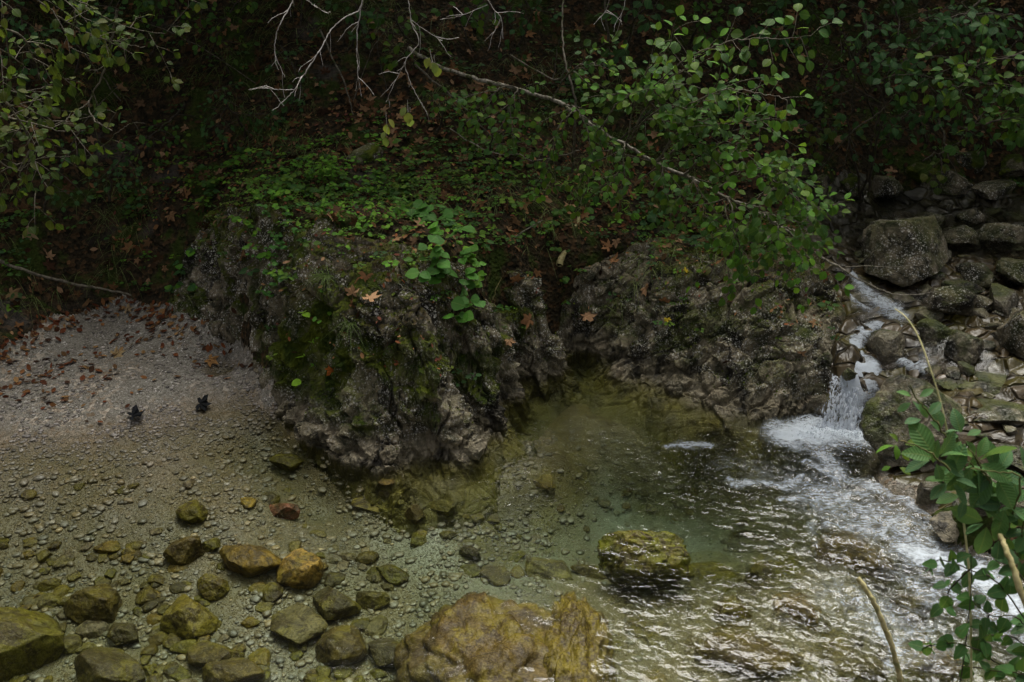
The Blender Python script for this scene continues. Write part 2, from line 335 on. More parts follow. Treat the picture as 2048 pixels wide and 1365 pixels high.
def rock_mat(name, lichen=1.0, moss=1.0, dark=1.0, wet=0.0, soil=False, attr_uv=False):
    b = NT(name); p = b.pos(); z = b.sep(p)[2]
    nz = b.sep(b.n('NewGeometry').outputs['Normal'])[2]
    big = b.noise(p, 1.7, 4, .6); med = b.noise(p, 7, 6, .68, .6); fine = b.noise(p, 45, 5, .7)
    base = b.mix(b.ramp(med, .38, .62), (.034 * dark, .034 * dark, .020 * dark), (.195 * dark, .163 * dark, .110 * dark))
    # raw pinkish tan stone where flakes have come off
    raw = b.m1('MULTIPLY', b.ramp(b.noise(p, 4.2, 5, .6), .50, .62), b.ramp(z, .75, .35, .3, 1))
    tan = b.mix(b.ramp(fine, .3, .7), (.12, .10, .062), (.33, .29, .205))
    base = b.mix(b.m1('MULTIPLY', raw, .9), base, tan)
    low = b.m1('MULTIPLY', b.ramp(b.m1('ADD', z, b.m1('MULTIPLY', b.m1('SUBTRACT', big, .5), .25)), .20, .04), b.ramp(b.noise(p, 2.4, 4, .6), .42, .55, .05, .85))
    base = b.mix(low, base, b.mix(b.ramp(fine, .3, .7), (.06, .050, .028), (.23, .20, .135)))
    # black algae streaks, strengthened in colour to stand in for crevice shade
    base = b.mix(b.ramp(b.noise(b.scale(p, (1, 1, .35)), 6, 4, .6, .4), .53, .62, 0, .85), base, (.012, .011, .009))
    # white lichen: fine specks grown in colonies
    colony = b.ramp(b.noise(p, 3.4, 5, .65), .40, .56, .30, 1)
    v1 = b.vor(p, 46); v2 = b.vor(p, 92)
    s1 = b.m1('MULTIPLY', b.ramp(v1, .40, .22), b.ramp(b.sep(b.vor(p, 46, 'Color'))[0], .45, .5))
    s2 = b.m1('MULTIPLY', b.ramp(v2, .46, .26), b.ramp(b.sep(b.vor(p, 92, 'Color'))[1], .35, .4))
    sp = b.m1('MULTIPLY', b.m1('MAXIMUM', s1, b.m1('MULTIPLY', s2, .8)), b.m1('MULTIPLY', colony, lichen), clamp=True)
    sp = b.m1('MULTIPLY', sp, b.ramp(z, .06, .16))
    sp = b.m1('MULTIPLY', sp, b.ramp(b.noise(p, 9, 3), .36, .50))
    base = b.mix(sp, base, b.mix(fine, (.50, .47, .41), (.80, .78, .72)))
    # moss
    mo = b.m1('ADD', b.ramp(b.noise(p, 3.3, 5, .62), .46, .60), b.ramp(nz, .35, .95, -.25, .30), clamp=True)
    if soil:
        ml = b.n('VectorMath', operation='DISTANCE'); b.set(ml.inputs[0], p); ml.inputs[1].default_value = (-1.25, 5.35, .15)
        mo = b.m1('ADD', mo, b.ramp(ml.outputs['Value'], .75, .25, 0, .75), clamp=True)
    mo = b.m1('MULTIPLY', b.m1('MULTIPLY', mo, moss), b.ramp(z, .10, .20), clamp=True)
    mn = b.noise(p, 60, 3, .7)
    mcol = b.mix(b.ramp(b.noise(p, 8, 4), .35, .65), (.026, .044, .004), (.095, .115, .010))
    if soil:
        top = b.m1('MULTIPLY', b.ramp(nz, .45, .72), b.ramp(z, .52, .72))
        top = b.m1('MULTIPLY', top, b.ramp(b.noise(p, 4, 4), .3, .5))
        scol = b.mix(b.ramp(b.noise(p, 9, 5), .42, .58), (.05, .030, .016), (.075, .085, .014))
        base = b.mix(top, base, scol)
    base = b.mix(mo, base, b.mix(mn, b.mix(.5, mcol, (.006, .010, .001)), mcol))
    base = algae_tint(b, base, z, p, 1.1, (.15, .13, .022), (.06, .054, .010), .85)
    h = b.m1('ADD', b.m1('MULTIPLY', med, 1.2), b.m1('MULTIPLY', fine, .35))
    h = b.m1('ADD', h, b.m1('MULTIPLY', b.m1('MULTIPLY', mn, mo), .5))
    h = b.m1('SUBTRACT', h, b.m1('MULTIPLY', b.ramp(b.vor(b.mix(.22, p, b.noise(p, 5, 4, .6, out='Color'), 'ADD'), 11, 'Distance', 'DISTANCE_TO_EDGE'), .05, 0), .18))
    nb = b.bump(h, .95, .022)
    wl = b.m1('MAXIMUM', b.ramp(z, .10, .03), wet)
    return b.end(b.pbsdf(base, b.ramp(wl, 0, 1, .9, .32), nb, spec=b.ramp(wl, 0, 1, .15, .25)))
M = {}
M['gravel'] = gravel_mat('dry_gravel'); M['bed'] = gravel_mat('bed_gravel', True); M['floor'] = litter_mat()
M['outcrop'] = rock_mat('outcrop_rock', 1.0, 1.0, 1.0, 0, True)
M['outcrop2'] = rock_mat('layered_rock', .8, .7, 1.3, .2, True)
M['boulder'] = rock_mat('boulder_rock', .62, .4, .80, .15)
M['wetrock'] = rock_mat('wet_rock', .3, .7, .55, .9)
V_, F_, _a = compact(GV, GF[f_hill]); tag(mk('hillside', V_, F_, M['floor']), kind='structure')
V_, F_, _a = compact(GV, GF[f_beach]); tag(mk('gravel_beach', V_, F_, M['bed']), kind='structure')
# ---- the tributary bed is wet stone, the pool bed gravel
trib = (fx > 1.95) & (fy > 4.3) & (T_base[GF].mean(1) > .04)
V_, F_, _a = compact(GV, GF[f_bed & ~trib]); _e = np.maximum(edge_d(V_[:, 0], V_[:, 1], POLY_L), edge_d(V_[:, 0], V_[:, 1], POLY_R))
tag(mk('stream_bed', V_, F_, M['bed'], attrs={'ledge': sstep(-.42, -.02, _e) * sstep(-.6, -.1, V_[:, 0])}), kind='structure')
def tribmat():
    b = NT('tributary_stone'); p = b.pos(); q = b.noise(p, 5, 5, .6, .5); c = b.vor(b.scale(p, (.6, 1, 1), rot=(0, 0, .5)), 9, 'Color'); e = b.vor(b.scale(p, (.6, 1, 1), rot=(0, 0, .5)), 9, 'Distance', 'DISTANCE_TO_EDGE')
    base = b.mix(b.ramp(q, .35, .65), (.022, .016, .006), (.080, .056, .024))
    base = b.mix(b.ramp(b.sep(c)[0], .5, .9, 0, .7), base, (.075, .065, .010))
    base = b.mix(b.ramp(b.sep(c)[1], .8, 1, 0, .5), base, (.16, .12, .08))
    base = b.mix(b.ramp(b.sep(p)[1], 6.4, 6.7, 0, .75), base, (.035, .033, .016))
    base = b.mix(b.ramp(e, .03, 0, 0, .6), base, (.02, .017, .010))
    nb = b.bump(b.m1('ADD', q, b.m1('MULTIPLY', b.ramp(e, 0, .12), .8)), 1, .03)
    return b.end(b.pbsdf(base, .35, nb, spec=.5))
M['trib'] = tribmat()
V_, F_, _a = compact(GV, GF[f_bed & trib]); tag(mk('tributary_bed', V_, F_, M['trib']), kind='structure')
# ------------------------------------------------------------------ rock outcrops
def rotm(a, b_, c):
    return np.array(Matrix.Rotation(a, 3, 'X') @ Matrix.Rotation(b_, 3, 'Y') @ Matrix.Rotation(c, 3, 'Z'))
def crag(P, s, amp=1.0, tilt=(.35, -.5, .4)):
    KK = [(3, 3, 4.2), (7, 7, 10.5), (22, 22, 28), (13, 13, 17)] if s == 71 else [(2.6, 3, 6.0), (6, 7, 16), (20, 22, 36), (11, 13, 24)]
    R = rotm(*tilt); Q = P @ R.T
    Qw = Q + np.stack([fbm(P * 3, 3, s + 40), fbm(P * 3, 3, s + 50), fbm(P * 3, 3, s + 60)], 1) * .12
    d = fbm(P * 1.6, 3, s) * .06
    f1, f2, c = voro(Qw * np.array(KK[0]), s + 1)
    d += (c - .5) * .060 * sstep(0, .05, f2 - f1) - .020 * sstep(.10, 0, f2 - f1)
    f1, f2, c = voro(Qw * np.array(KK[1]), s + 2)
    d += (c - .5) * .078 * sstep(0, .07, f2 - f1) - .018 * sstep(.12, 0, f2 - f1)
    f1, f2, c = voro(Qw * np.array(KK[2]), s + 3)
    d += (c - .5) * .018 * sstep(0, .1, f2 - f1)
    f1, f2, c = voro((Qw + fbm(P * 9, 2, s + 9)[:, None] * .03) * np.array(KK[3]), s + 8)
    d += (c - .5) * .026 * sstep(0, .06, f2 - f1) - .007 * sstep(.08, 0, f2 - f1)
    d += fbm(P * 8, 4, s + 5, .6) * .022 + fbm(P * 40, 2, s + 6) * .008
    return d * amp
def outcrop(name, poly, s, tilt, amp=1.0, mat='outcrop'):
    P = np.array(poly); h = .0070
    x = np.arange(P[:, 0].min() - .2, P[:, 0].max() + .2, h); y = np.arange(P[:, 1].min() - .2, P[:, 1].max() + .2, h)
    X, Y = np.meshgrid(x, y, indexing='ij'); xx, yy = X.ravel(), Y.ravel()
    sd = edge_d(xx, yy, poly); keep = sd > -.07
    z = np.zeros(len(xx)); z[keep] = T0(xx[keep], yy[keep])
    Z = z.reshape(X.shape); dx, dy = np.gradient(Z, h)
    N = np.stack([-dx.ravel(), -dy.ravel(), np.ones(len(xx))], 1); N /= np.linalg.norm(N, axis=1)[:, None]
    V = np.stack([xx, yy, z], 1); F = grid_faces(len(x), len(y), keep)
    V, F, a = compact(V, F, {'sd': sd, 'n': N})
    inn = sstep(-.04, np.where(V[:, 2] < -.02, .38, .10), a['sd'])
    flat = sstep(.75, .95, a['n'][:, 2])
    d = crag(V, s, amp, tilt) * (1 - .55 * flat) * (1 - .45 * sstep(.62, .95, V[:, 2]))
    V = V + a['n'] * (d * inn)[:, None]
    V[:, 2] += .02 * inn - .10 * (1 - inn)
    o = mk(name, V, F, M[mat], smooth=False); return o
oL = tag(outcrop('rock_outcrop', POLY_L, 71, (.5, -.75, .3)), 'large mossy white-speckled rock rising between the gravel beach and the pool', 'rock outcrop')
oR = tag(outcrop('rock_outcrop', POLY_R, 83, (-.35, .45, .2), .85, 'outcrop2'), 'layered brown rock wall beside the small waterfall under the leafy hazel', 'rock outcrop')
bpy.context.view_layer.update()
GROUND = [o for o in sc.objects if o.type == 'MESH']
def cast(o3, d3, objs=None, maxd=40):
    best = None
    for o in (objs or GROUND):
        ok, loc, nrm, _ = o.ray_cast(Vector(o3), Vector(d3), distance=maxd)
        if ok:
            t = (loc - Vector(o3)).length
            if best is None or t < best[0]: best = (t, np.array(loc), np.array(nrm), o)
    return best
def hit(u, v, objs=None):
    r = cast(CAM, ray(u, v), objs)
    return (r[1], r[2]) if r else (onground(u, v), np.array([0, 0, 1.]))
def drop(x, y, objs=None):
    r = cast((x, y, 9.), (0, 0, -1.), objs)
    return (r[1], r[2], r[3]) if r else None
def hit_water(u, v):
    """where the bent line of sight meets the bed below the pool surface"""
    w = at_z(u, v, 0.0); d = ray(u, v); s = d.copy(); s[:2] /= 1.03; s[2] = -math.sqrt(1 - s[0] ** 2 - s[1] ** 2)
    r = cast(w + s * .002, s)
    return r[1] if r else w
# ------------------------------------------------------------------ water
def pl(*uv, z=0.0): return np.array([at_z(u, v, z)[:2] for u, v in uv])
def seg_d(x, y, P, W):
    """soft 0..1 mask round a polyline whose half width is W (world metres, per point)"""
    out = np.zeros(len(x)); W = np.broadcast_to(W, len(P))
    for i in range(len(P) - 1):
        a, b = P[i], P[i + 1]; e = b - a; L = e @ e + 1e-12
        t = np.clip(((x - a[0]) * e[0] + (y - a[1]) * e[1]) / L, 0, 1)
        d = np.hypot(x - a[0] - t * e[0], y - a[1] - t * e[1]); w = W[i] * (1 - t) + W[i + 1] * t
        out = np.maximum(out, np.exp(-(d / w) ** 2))
    return out
FOAM = [ (((1575, 872), (1650, 862), (1710, 872)), (.14, .20, .14), 1.3),
    (((1560, 845), (1540, 868)), (.09, .08), .7), (((1650, 905), (1680, 960)), (.13, .10), .62),
    (((1335, 895), (1375, 893), (1415, 888)), (.04, .065, .05), .72),
    (((1462, 958), (1480, 972), (1530, 966), (1570, 972), (1600, 956)), (.04, .06, .045, .06, .04), .66),
    (((1610, 925), (1660, 950), (1710, 960)), (.05, .05, .05), .62), (((1550, 1000), (1620, 996), (1665, 998), (1720, 985)), (.04, .05, .08, .07), .60),
    (((1622, 1015), (1618, 1050), (1630, 1095)), (.03, .04, .03), .42), (((1640, 990), (1780, 1050), (1900, 1130)), (.25, .32, .32), .56), (((1450, 930), (1620, 970)), (.20, .22), .34), (((1700, 1200), (1850, 1280)), (.25, .25), .45),
    (((1720, 965), (1790, 985), (1850, 1025)), (.08, .10, .08), .66), (((1650, 1050), (1750, 1060), (1830, 1095)), (.04, .06, .08), .60),
    (((1700, 1010), (1800, 1050), (1870, 1100)), (.06, .08, .1), .50),
    (((1820, 1100), (1880, 1120), (1960, 1150), (2060, 1215)), (.09, .14, .15, .16), 1.0), (((1900, 1180), (1960, 1220), (2040, 1260)), (.12, .15, .2), .62),
    (((1800, 1150), (1870, 1200)), (.10, .12), .5), (((1760, 1260), (1800, 1300), (1780, 1330)), (.05, .06, .05), .62),
    (((2060, 1215), (2200, 1300), (2400, 1420)), (.2, .25, .3), .9) ]
def smask(x, y, L):
    q = col3(x, y); x = x + .075 * fbm(q * 3.2, 3, 71) + .02 * fbm(q * 14, 2, 72); y = y + .075 * fbm(q * 3.2, 3, 73) + .02 * fbm(q * 14, 2, 74)
    o = np.zeros(len(x))
    for uv, w, a in L: o = np.maximum(o, a * seg_d(x, y, pl(*uv), np.array(w)))
    return o
TURB = [(((1650, 880),), None, 1)]
def turb(x, y):
    t = .09 + 0 * x
    def g(u, v, r, a):
        p = at_z(u, v, 0); return a * np.exp(-((x - p[0]) ** 2 + (y - p[1]) ** 2) / r ** 2)
    t = t + g(1650, 880, .40, 1.25) + g(1600, 980, .5, .75) + g(1400, 920, .5, .40) + g(1200, 870, .55, .22) + g(1780, 1050, .55, 1.0) + g(1950, 1180, .5, 1.5) + g(2100, 1300, .7, 1.6)
    t = t + g(1600, 1150, .45, .32) + g(1500, 1280, .5, .24) + g(1720, 1300, .5, .45) + g(1300, 1250, .4, .20) + g(1050, 1300, .35, .25) + g(1290, 1090, .2, .30) + g(950, 950, .35, .12)
    t = t + g(760, 985, .3, .10) + g(930, 1010, .4, .10) + g(620, 1100, .5, .05)
    t = t * (1 + .55 * fbm(col3(x, y) * 2.4, 2, 29) * 1.6)
    return np.clip(t, .03, 1.6)
def flow_waves(x, y, t):
    # ripples run away from the fall and bend into the outlet on the right
    p = at_z(1690, 870, 0); r = np.hypot(x - p[0], y - p[1]); P = col3(x, y)
    warp = fbm(P * 2.3, 3, 91) * .5
    a = np.cos((r + warp * .55) * 46 + fbm(P * 3, 2, 93) * 5) * .5
    ang = math.radians(-32); c, s = math.cos(ang), math.sin(ang)
    q = np.stack([(x * c + y * s) * 4.5 + warp, (-x * s + y * c) * 15 + warp * 3, 0 * x], 1)
    b1 = fbm(q, 2, 95, .5); b2 = fbm(np.stack([q[:, 1] * 1.1, q[:, 0] * 2.6, q[:, 2]], 1), 2, 97, .5)
    ch = fbm(P * 15 + warp[:, None], 2, 99, .5)
    return t * (.0045 * a * np.exp(-r / 1.2) + .0150 * b1 + .009 * b2 + .0065 * ch) + .0012 * fbm(P * 9, 2, 98) 
wx = axis([(-9, -3.3, .15), (-3.3, -.6, .022), (-.6, 3.0, .0098), (3.0, 6, .04)]); wy = axis([(2.2, 2.9, .03), (2.9, 6.7, .0115)])
WX, WY = np.meshgrid(wx, wy, indexing='ij'); wxx, wyy = WX.ravel(), WY.ravel()
tt = turb(wxx, wyy)
wz = flow_waves(wxx, wyy, tt)
ff = smask(wxx, wyy, FOAM)
fp = col3(wxx, wyy)
fr = fbm(fp * np.array([9, 9, 1]) + fbm(fp * 5, 2, 61)[:, None] * 1.2, 4, 62, .6, ridged=True)
wz += .020 * ff * (fbm(fp * 16, 3, 63) + .15) * sstep(.2, .9, ff)
film = [((1010, 1270), .42, .19), ((1165, 1290), .24, .17), ((1295, 1085), .12, .07)]   # rocks the stream slides over
EMG = [(at_z(1000, 1275, -.02), .36, .26), (at_z(1165, 1290, -.02), .16, .26)]
# drop of the outlet on the right
down = sstep(1.0, 3.2, (wxx - 1.15) - .55 * (wyy - 3.9)) * sstep(4.3, 3.7, wyy - .25 * (wxx - 2))
wz -= .10 * down * sstep(1.3, 2.2, wxx)
tb = np.zeros(len(wxx)); near = (wyy < 7)
tb = T0(wxx, wyy)
keep = (tb < .07) & ~((wxx > 1.9) & (wyy > 5.25))
WV = np.stack([wxx, wyy, wz], 1); WF = grid_faces(len(wx), len(wy), keep)
WV, WF, wa = compact(WV, WF, {'foam': ff, 'turb': tt, 'streak': fr})
WF = WF
def water_mat(name, tintd=.9, gtint=1.0, foam=True, rough=.0, bumpd=.004, bscale=30, foamcol=(.62, .68, .74)):
    b = NT(name); p = b.pos(); t = b.attr('turb'); 
    n = b.noise(b.scale(p, (1, 1, 1), rot=(0, 0, .5)), bscale, 1.2, .5, .8)
    n2 = b.noise(b.scale(p, (.5, 1.4, 1), rot=(0, 0, -.6)), bscale * .5, 1.0, .5, .4)
    h = b.m1('MULTIPLY', b.m1('ADD', n, n2), b.ramp(t, 0, .8, .05, 1.0))
    nb = b.bump(h, 1.0, bumpd)
    fr_ = b.n('BsdfRefraction'); fr_.inputs['IOR'].default_value = 1.12; fr_.inputs['Roughness'].default_value = 0.0
    b.set(fr_.inputs['Normal'], nb); b.set(fr_.inputs['Color'], (1, 1, 1))
    gl = b.n('BsdfGlossy'); gl.inputs['Roughness'].default_value = .13; b.set(gl.inputs['Normal'], nb); b.set(gl.inputs['Color'], (gtint, gtint, gtint))
    fz = b.n('Fresnel'); fz.inputs['IOR'].default_value = 1.333; b.set(fz.inputs['Normal'], nb)
    tp = b.n('BsdfTransparent'); clear = b.mixs(b.ramp(t, .08, .5, 0, .55), tp.outputs[0], fr_.outputs[0])
    w = b.mixs(fz.outputs[0], clear, gl.outputs[0])
    if foam:
        f = b.attr('foam')
        br = b.noise(b.scale(p, (1, 1, 1)), 26, 6, .72, 1.6); br2 = b.noise(p, 90, 4, .7, .5)
        k = b.m1('ADD', b.m1('MULTIPLY', f, 1.15), b.m1('MULTIPLY', b.attr('streak'), .45))
        k = b.m1('ADD', k, b.m1('MULTIPLY', b.m1('SUBTRACT', br, .5), 1.7)); k = b.m1('ADD', k, b.m1('MULTIPLY', b.m1('SUBTRACT', br2, .5), .9))
        br3 = b.noise(b.scale(p, (.45, 2.2, 1), rot=(0, 0, .55)), 34, 4, .65, .8)
        k = b.m1('ADD', k, b.m1('MULTIPLY', b.m1('SUBTRACT', br3, .5), 1.5))
        k = b.m1('MULTIPLY', b.ramp(k, .45, 1.75), b.ramp(f, .03, .6))
        fd = b.n('BsdfDiffuse'); b.set(fd.inputs['Color'], foamcol); b.set(fd.inputs['Normal'], b.bump(br2, .6, .01))
        tr = b.n('BsdfTranslucent'); b.set(tr.inputs['Color'], foamcol)
        w = b.mixs(k, w, b.mixs(.25, fd.outputs[0], tr.outputs[0]))
    vol = None
    if tintd:
        va = b.n('VolumeAbsorption'); va.inputs['Color'].default_value = (.48, .69, .46, 1); va.inputs['Density'].default_value = tintd
        vol = va.outputs[0]
    return b.end(w, vol)
M['water'] = water_mat('pool_water', 1.25, bumpd=.0085)
M['run'] = water_mat('running_water', 0, .4, foam=True, bumpd=.012, bscale=38)
tag(mk('pool_water', WV, WF, M['water'], attrs=wa), kind='structure')
# ---- upper pool and the thin sheets over the tributary
ux = np.arange(1.95, 6, .03); uy = np.arange(6.2, 8.2, .03); UX, UY = np.meshgrid(ux, uy, indexing='ij'); a_, b_ = UX.ravel(), UY.ravel()
uz = .685 + .004 * fbm(col3(a_, b_) * 6, 3, 5)
tb = T0(a_, b_); kp = (tb < .78) & ((a_ > 2.35) | (b_ > 6.75))
UV_, UF_, ua = compact(np.stack([a_, b_, uz], 1), grid_faces(len(ux), len(uy), kp), {'foam': 0 * a_, 'turb': .25 + 0 * a_, 'streak': 0 * a_})
tag(mk('upper_pool_water', UV_, UF_, M['run'], attrs=ua), kind='structure')
sx = np.arange(1.95, 5.2, .014); sy = np.arange(4.75, 6.75, .014); SX, SY = np.meshgrid(sx, sy, indexing='ij'); a_, b_ = SX.ravel(), SY.ravel()
P2 = col3(a_, b_); szz = T0(a_, b_) + .004 + .008 * fbm(P2 * 8, 3, 15) + .010 * fbm(P2 * 1.8, 2, 16)
CH = [(((1700, 545), (1735, 590), (1790, 635)), .62, (.035, .06, .08), 1.2), ]
def draped(L):
    o = np.zeros(len(a_))
    for uv, w, a in L:
        P = np.array([onground(u, v)[:2] for u, v in uv]); o = np.maximum(o, a * seg_d(a_, b_, P, np.array(w)))
    return o
SF = draped([(((1700, 545), (1720, 575), (1745, 600), (1790, 632), (1810, 640)), (.03, .05, .07, .085, .04), .78), (((1690, 590), (1715, 612), (1740, 625)), (.03, .03, .03), .7),
    (((1800, 660), (1755, 655), (1725, 668), (1705, 700)), (.03, .045, .05, .05), 1.0), (((1705, 700), (1715, 735), (1735, 740), (1725, 765), (1705, 780)), (.06, .07, .08, .09, .11), 1.4),
    (((1800, 725), (1835, 735), (1860, 745)), (.03, .06, .03), .8), (((1850, 700), (1840, 725)), (.03, .04), .5), (((1680, 690), (1710, 740)), (.02, .03), .6)])
st = draped([(((1700, 545), (1790, 632), (1720, 700), (1720, 770)), (.15, .2, .2, .15), 1.2)]) + .12
szz += .018 * sstep(.15, .8, SF) + .02 * SF * fbm(P2 * 12, 3, 64)
kp = (T0(a_, b_) > .0) & (a_ > at_z(1650, 700, .3)[0] - .0)
sdR = sdist(a_, b_, POLY_R); kp &= sdR < -.01
SV, SFc, sa = compact(np.stack([a_, b_, szz], 1), grid_faces(len(sx), len(sy), kp), {'foam': SF, 'turb': np.clip(st, 0, 1.2), 'streak': fbm(P2 * 9, 3, 77, .6, ridged=True)})
tag(mk('tributary_water', SV, SFc, M['run'], attrs=sa), kind='structure')
# ---- the fall: a broken curtain of strands from the lip to the pool
def waterfall():
    nu, nv = 150, 90
    U, W = np.meshgrid(np.linspace(0, 1, nu), np.linspace(0, 1, nv), indexing='ij'); U, W = U.ravel(), W.ravel()
    L0, L1 = onground(1640, 765), onground(1742, 760); lipz = .235
    L0[2] = lipz; L1[2] = lipz + .02
    B0, B1 = at_z(1618, 856, -.03), at_z(1732, 868, -.03)
    w = np.clip((W - .12) / .88, 0, 1)
    P = (L0[None] * (1 - U[:, None]) + L1[None] * U[:, None]) * (1 - w[:, None]) + (B0[None] * (1 - U[:, None]) + B1[None] * U[:, None]) * w[:, None]
    P[:, 2] = (lipz + .02 * U) * (1 - w ** 1.7) - .03 * w ** 1.7
    back = np.clip(.12 - W, 0, 1) / .12
    P[:, 1] += back * .14; P[:, 0] += back * .02; P[:, 2] += back * .015
    q = np.stack([U * 16, w * 3.0, 0 * U], 1); r = fbm(q, 4, 201, .6); r2 = fbm(np.stack([U * 9, w * 6, 0 * U], 1), 3, 205)
    P[:, 1] -= .035 * r * sstep(0, .4, W) + .03 * r2 * w + .05 * w
    P[:, 0] += .012 * r2
    eg = .10 + .10 * fbm(np.stack([w * 3, U * 2, 0 * U], 1), 3, 211); f = .42 + .75 * r + .35 * w - 1.1 * (1 - sstep(0, .16, U - eg) * sstep(0, .16, 1 - U - eg)) * (1 - .8 * w)
    return mk('waterfall', P, grid_faces(nu, nv), M['fall'], attrs={'foam': f, 'turb': 1 + 0 * U, 'streak': fbm(np.stack([U * 34, w * 5, 0 * U], 1), 3, 207, .6)})
def fall_mat():
    b = NT('falling_water'); p = b.pos(); f = b.attr('foam'); s = b.attr('streak')
    n = b.noise(b.scale(p, (1, 1, .28)), 60, 4, .65, .4); n2 = b.noise(b.scale(p, (1, 1, .5)), 150, 3, .6)
    k = b.m1('ADD', f, b.m1('ADD', b.m1('MULTIPLY', b.m1('SUBTRACT', n, .5), 2.0), b.m1('MULTIPLY', s, .5)))
    nb = b.bump(b.m1('ADD', n, n2), 1, .012)
    g = b.n('BsdfGlass'); g.inputs['IOR'].default_value = 1.25; g.inputs['Roughness'].default_value = .05; b.set(g.inputs['Normal'], nb)
    tp = b.n('BsdfTransparent'); clear = b.mixs(.22, tp.outputs[0], g.outputs[0])
    fd = b.n('BsdfDiffuse'); b.set(fd.inputs['Color'], (.62, .68, .76)); tr = b.n('BsdfTranslucent'); b.set(tr.inputs['Color'], (.62, .68, .76))
    gl = b.n('BsdfGlossy'); gl.inputs['Roughness'].default_value = .12; b.set(gl.inputs['Normal'], nb)
    foam = b.mixs(.15, b.mixs(.35, fd.outputs[0], tr.outputs[0]), gl.outputs[0])
    return b.end(b.mixs(b.ramp(k, .25, .85), clear, foam))
M['fall'] = fall_mat()
tag(waterfall(), kind='structure')

def drops():
    r = np.random.default_rng(3); bm_ = __import__('bmesh').new(); __import__('bmesh').ops.create_icosphere(bm_, subdivisions=1, radius=1)
    bm_.verts.ensure_lookup_table(); V0 = np.array([v.co[:] for v in bm_.verts]); F0 = np.array([[v.index for v in f.verts] for f in bm_.faces]); bm_.free()
    n = 420; a = at_z(1600, 862, 0); b2 = at_z(1728, 866, 0); t = r.random(n)[:, None]
    P = a * (1 - t) + b2 * t + np.stack([r.normal(0, .05, n), -.03 - np.abs(r.normal(0, .07, n)), .01 + np.abs(r.normal(0, .045, n))], 1)
    S = r.uniform(.0012, .0042, n); V = V0[None] * S[:, None, None] * np.array([1, 1, 1.5]) + P[:, None]
    F = (F0[None] + (np.arange(n) * len(V0))[:, None, None]).reshape(-1, 3)
    tag(mk('splash_drops', V.reshape(-1, 3), F, M['drop']), kind='stuff')
_b = NT('splash_drop'); M['drop'] = _b.end(_b.pbsdf((.62, .68, .75), .15, spec=.6))
drops()
# ------------------------------------------------------------------ stones
import bmesh
ICO = {}
for k in (1, 3, 4, 5):
    bm = bmesh.new(); bmesh.ops.create_icosphere(bm, subdivisions=k + 1, radius=1)
    bm.verts.ensure_lookup_table()
    ICO[k] = (np.array([v.co[:] for v in bm.verts]), np.array([[v.index for v in f.verts] for f in bm.faces])); bm.free()
def stone_verts(level, dims, seed, cuts=9, cutd=.62, rough=.10, fine=.03):
    r = np.random.default_rng(seed); V = ICO[level][0].copy()
    V = V * (1 + .22 * gnoise(V * 1.1 + seed * 3.7, 5)[:, None])
    for _ in range(cuts):
        n = r.normal(size=3); n /= np.linalg.norm(n); d = cutd + r.random() * .28
        q = V @ n; e = np.maximum(q - d, 0); V = V - (e * .92)[:, None] * n[None]
    N = V / (np.linalg.norm(V, axis=1)[:, None] + 1e-9)
    d = rough * fbm(V * 2.1 + seed, 4, seed % 97) + fine * fbm(V * 8 + seed, 3, seed % 89)
    f1, f2, c = voro(V * 2.6 + seed, seed % 71)
    d += rough * .55 * (c - .5) * sstep(0, .12, f2 - f1) - rough * .22 * sstep(.08, 0, f2 - f1)
    return (V + N * d[:, None]) * np.asarray(dims)[None]
def stone_mat(name, wet=.4, film=True):
    b = NT(name); p = b.pos(); oi = b.n('ObjectInfo'); n = b.noise(b.objc(), 9, 6, .65, .5); q = b.noise(p, 30, 5, .7)
    c = oi.outputs['Color']
    base = b.mix(b.ramp(n, .32, .66), b.mix(.8, c, (.020, .014, .005)), c)
    base = b.mix(b.ramp(b.noise(p, 6, 4, .6), .46, .62, 0, .7), base, (.14, .112, .010))
    base = b.mix(b.ramp(q, .58, .75, 0, .35), base, b.mix(.5, c, (.32, .23, .05)))
    base = b.mix(b.ramp(q, .46, .30, 0, .75), base, (.025, .018, .006))
    base = b.mix(b.ramp(b.noise(p, 11, 5, .7, 1.2), .50, .60, 0, .8), base, (.035, .022, .008))
    g = b.noise(p, 95, 4, .7); base = b.mix(b.ramp(g, .45, .7, .0, .22), base, (.30, .25, .12)); base = b.mix(b.ramp(g, .5, .35, 0, .5), base, (.02, .014, .006))
    nb = b.bump(b.m1('ADD', n, b.m1('MULTIPLY', q, .4)), 1, .02)
    z = b.sep(p)[2]
    return b.end(b.pbsdf(base, b.ramp(z, -.01, .02, .4, .22), nb, spec=.18))
M['stone'] = stone_mat('algae_coated_stone')
def stone(u, v, rpx, dims, label, group=None, mat='boulder', seed=None, level=4, color=(.13, .10, .035), under=False, lift=.3, rot=None, name='boulder', cat='boulder', cuts=9, rough=.10):
    """a rock whose middle shows at pixel (u, v), rpx the half width it shows there"""
    seed = seed if seed is not None else int(u * 7 + v * 13)
    g = hit_water(u, v + rpx * .2) if under else hit(u, v + rpx * .45)[0]
    D = np.linalg.norm(g - CAM); r = rpx / FPX * D * 1.08
    if under: r *= .98
    V = stone_verts(level, np.array(dims) * r, seed, cuts + (5 if not under else 2), .50 if not under else .56, rough=rough)
    a = rot if rot is not None else (seed % 63) / 10.0
    c_, s_ = math.cos(a), math.sin(a); V[:, :2] = V[:, :2] @ np.array([[c_, s_], [-s_, c_]])
    o = mk(name, V, ICO[level][1], M[mat]); o.color = (*color, 1)
    o.location = (g[0], g[1] + (.12 * r if under else .3 * r), g[2] + lift * r * dims[2])
    tag(o, label, cat, group); return o
BG = 'boulders heaped along the tributary'
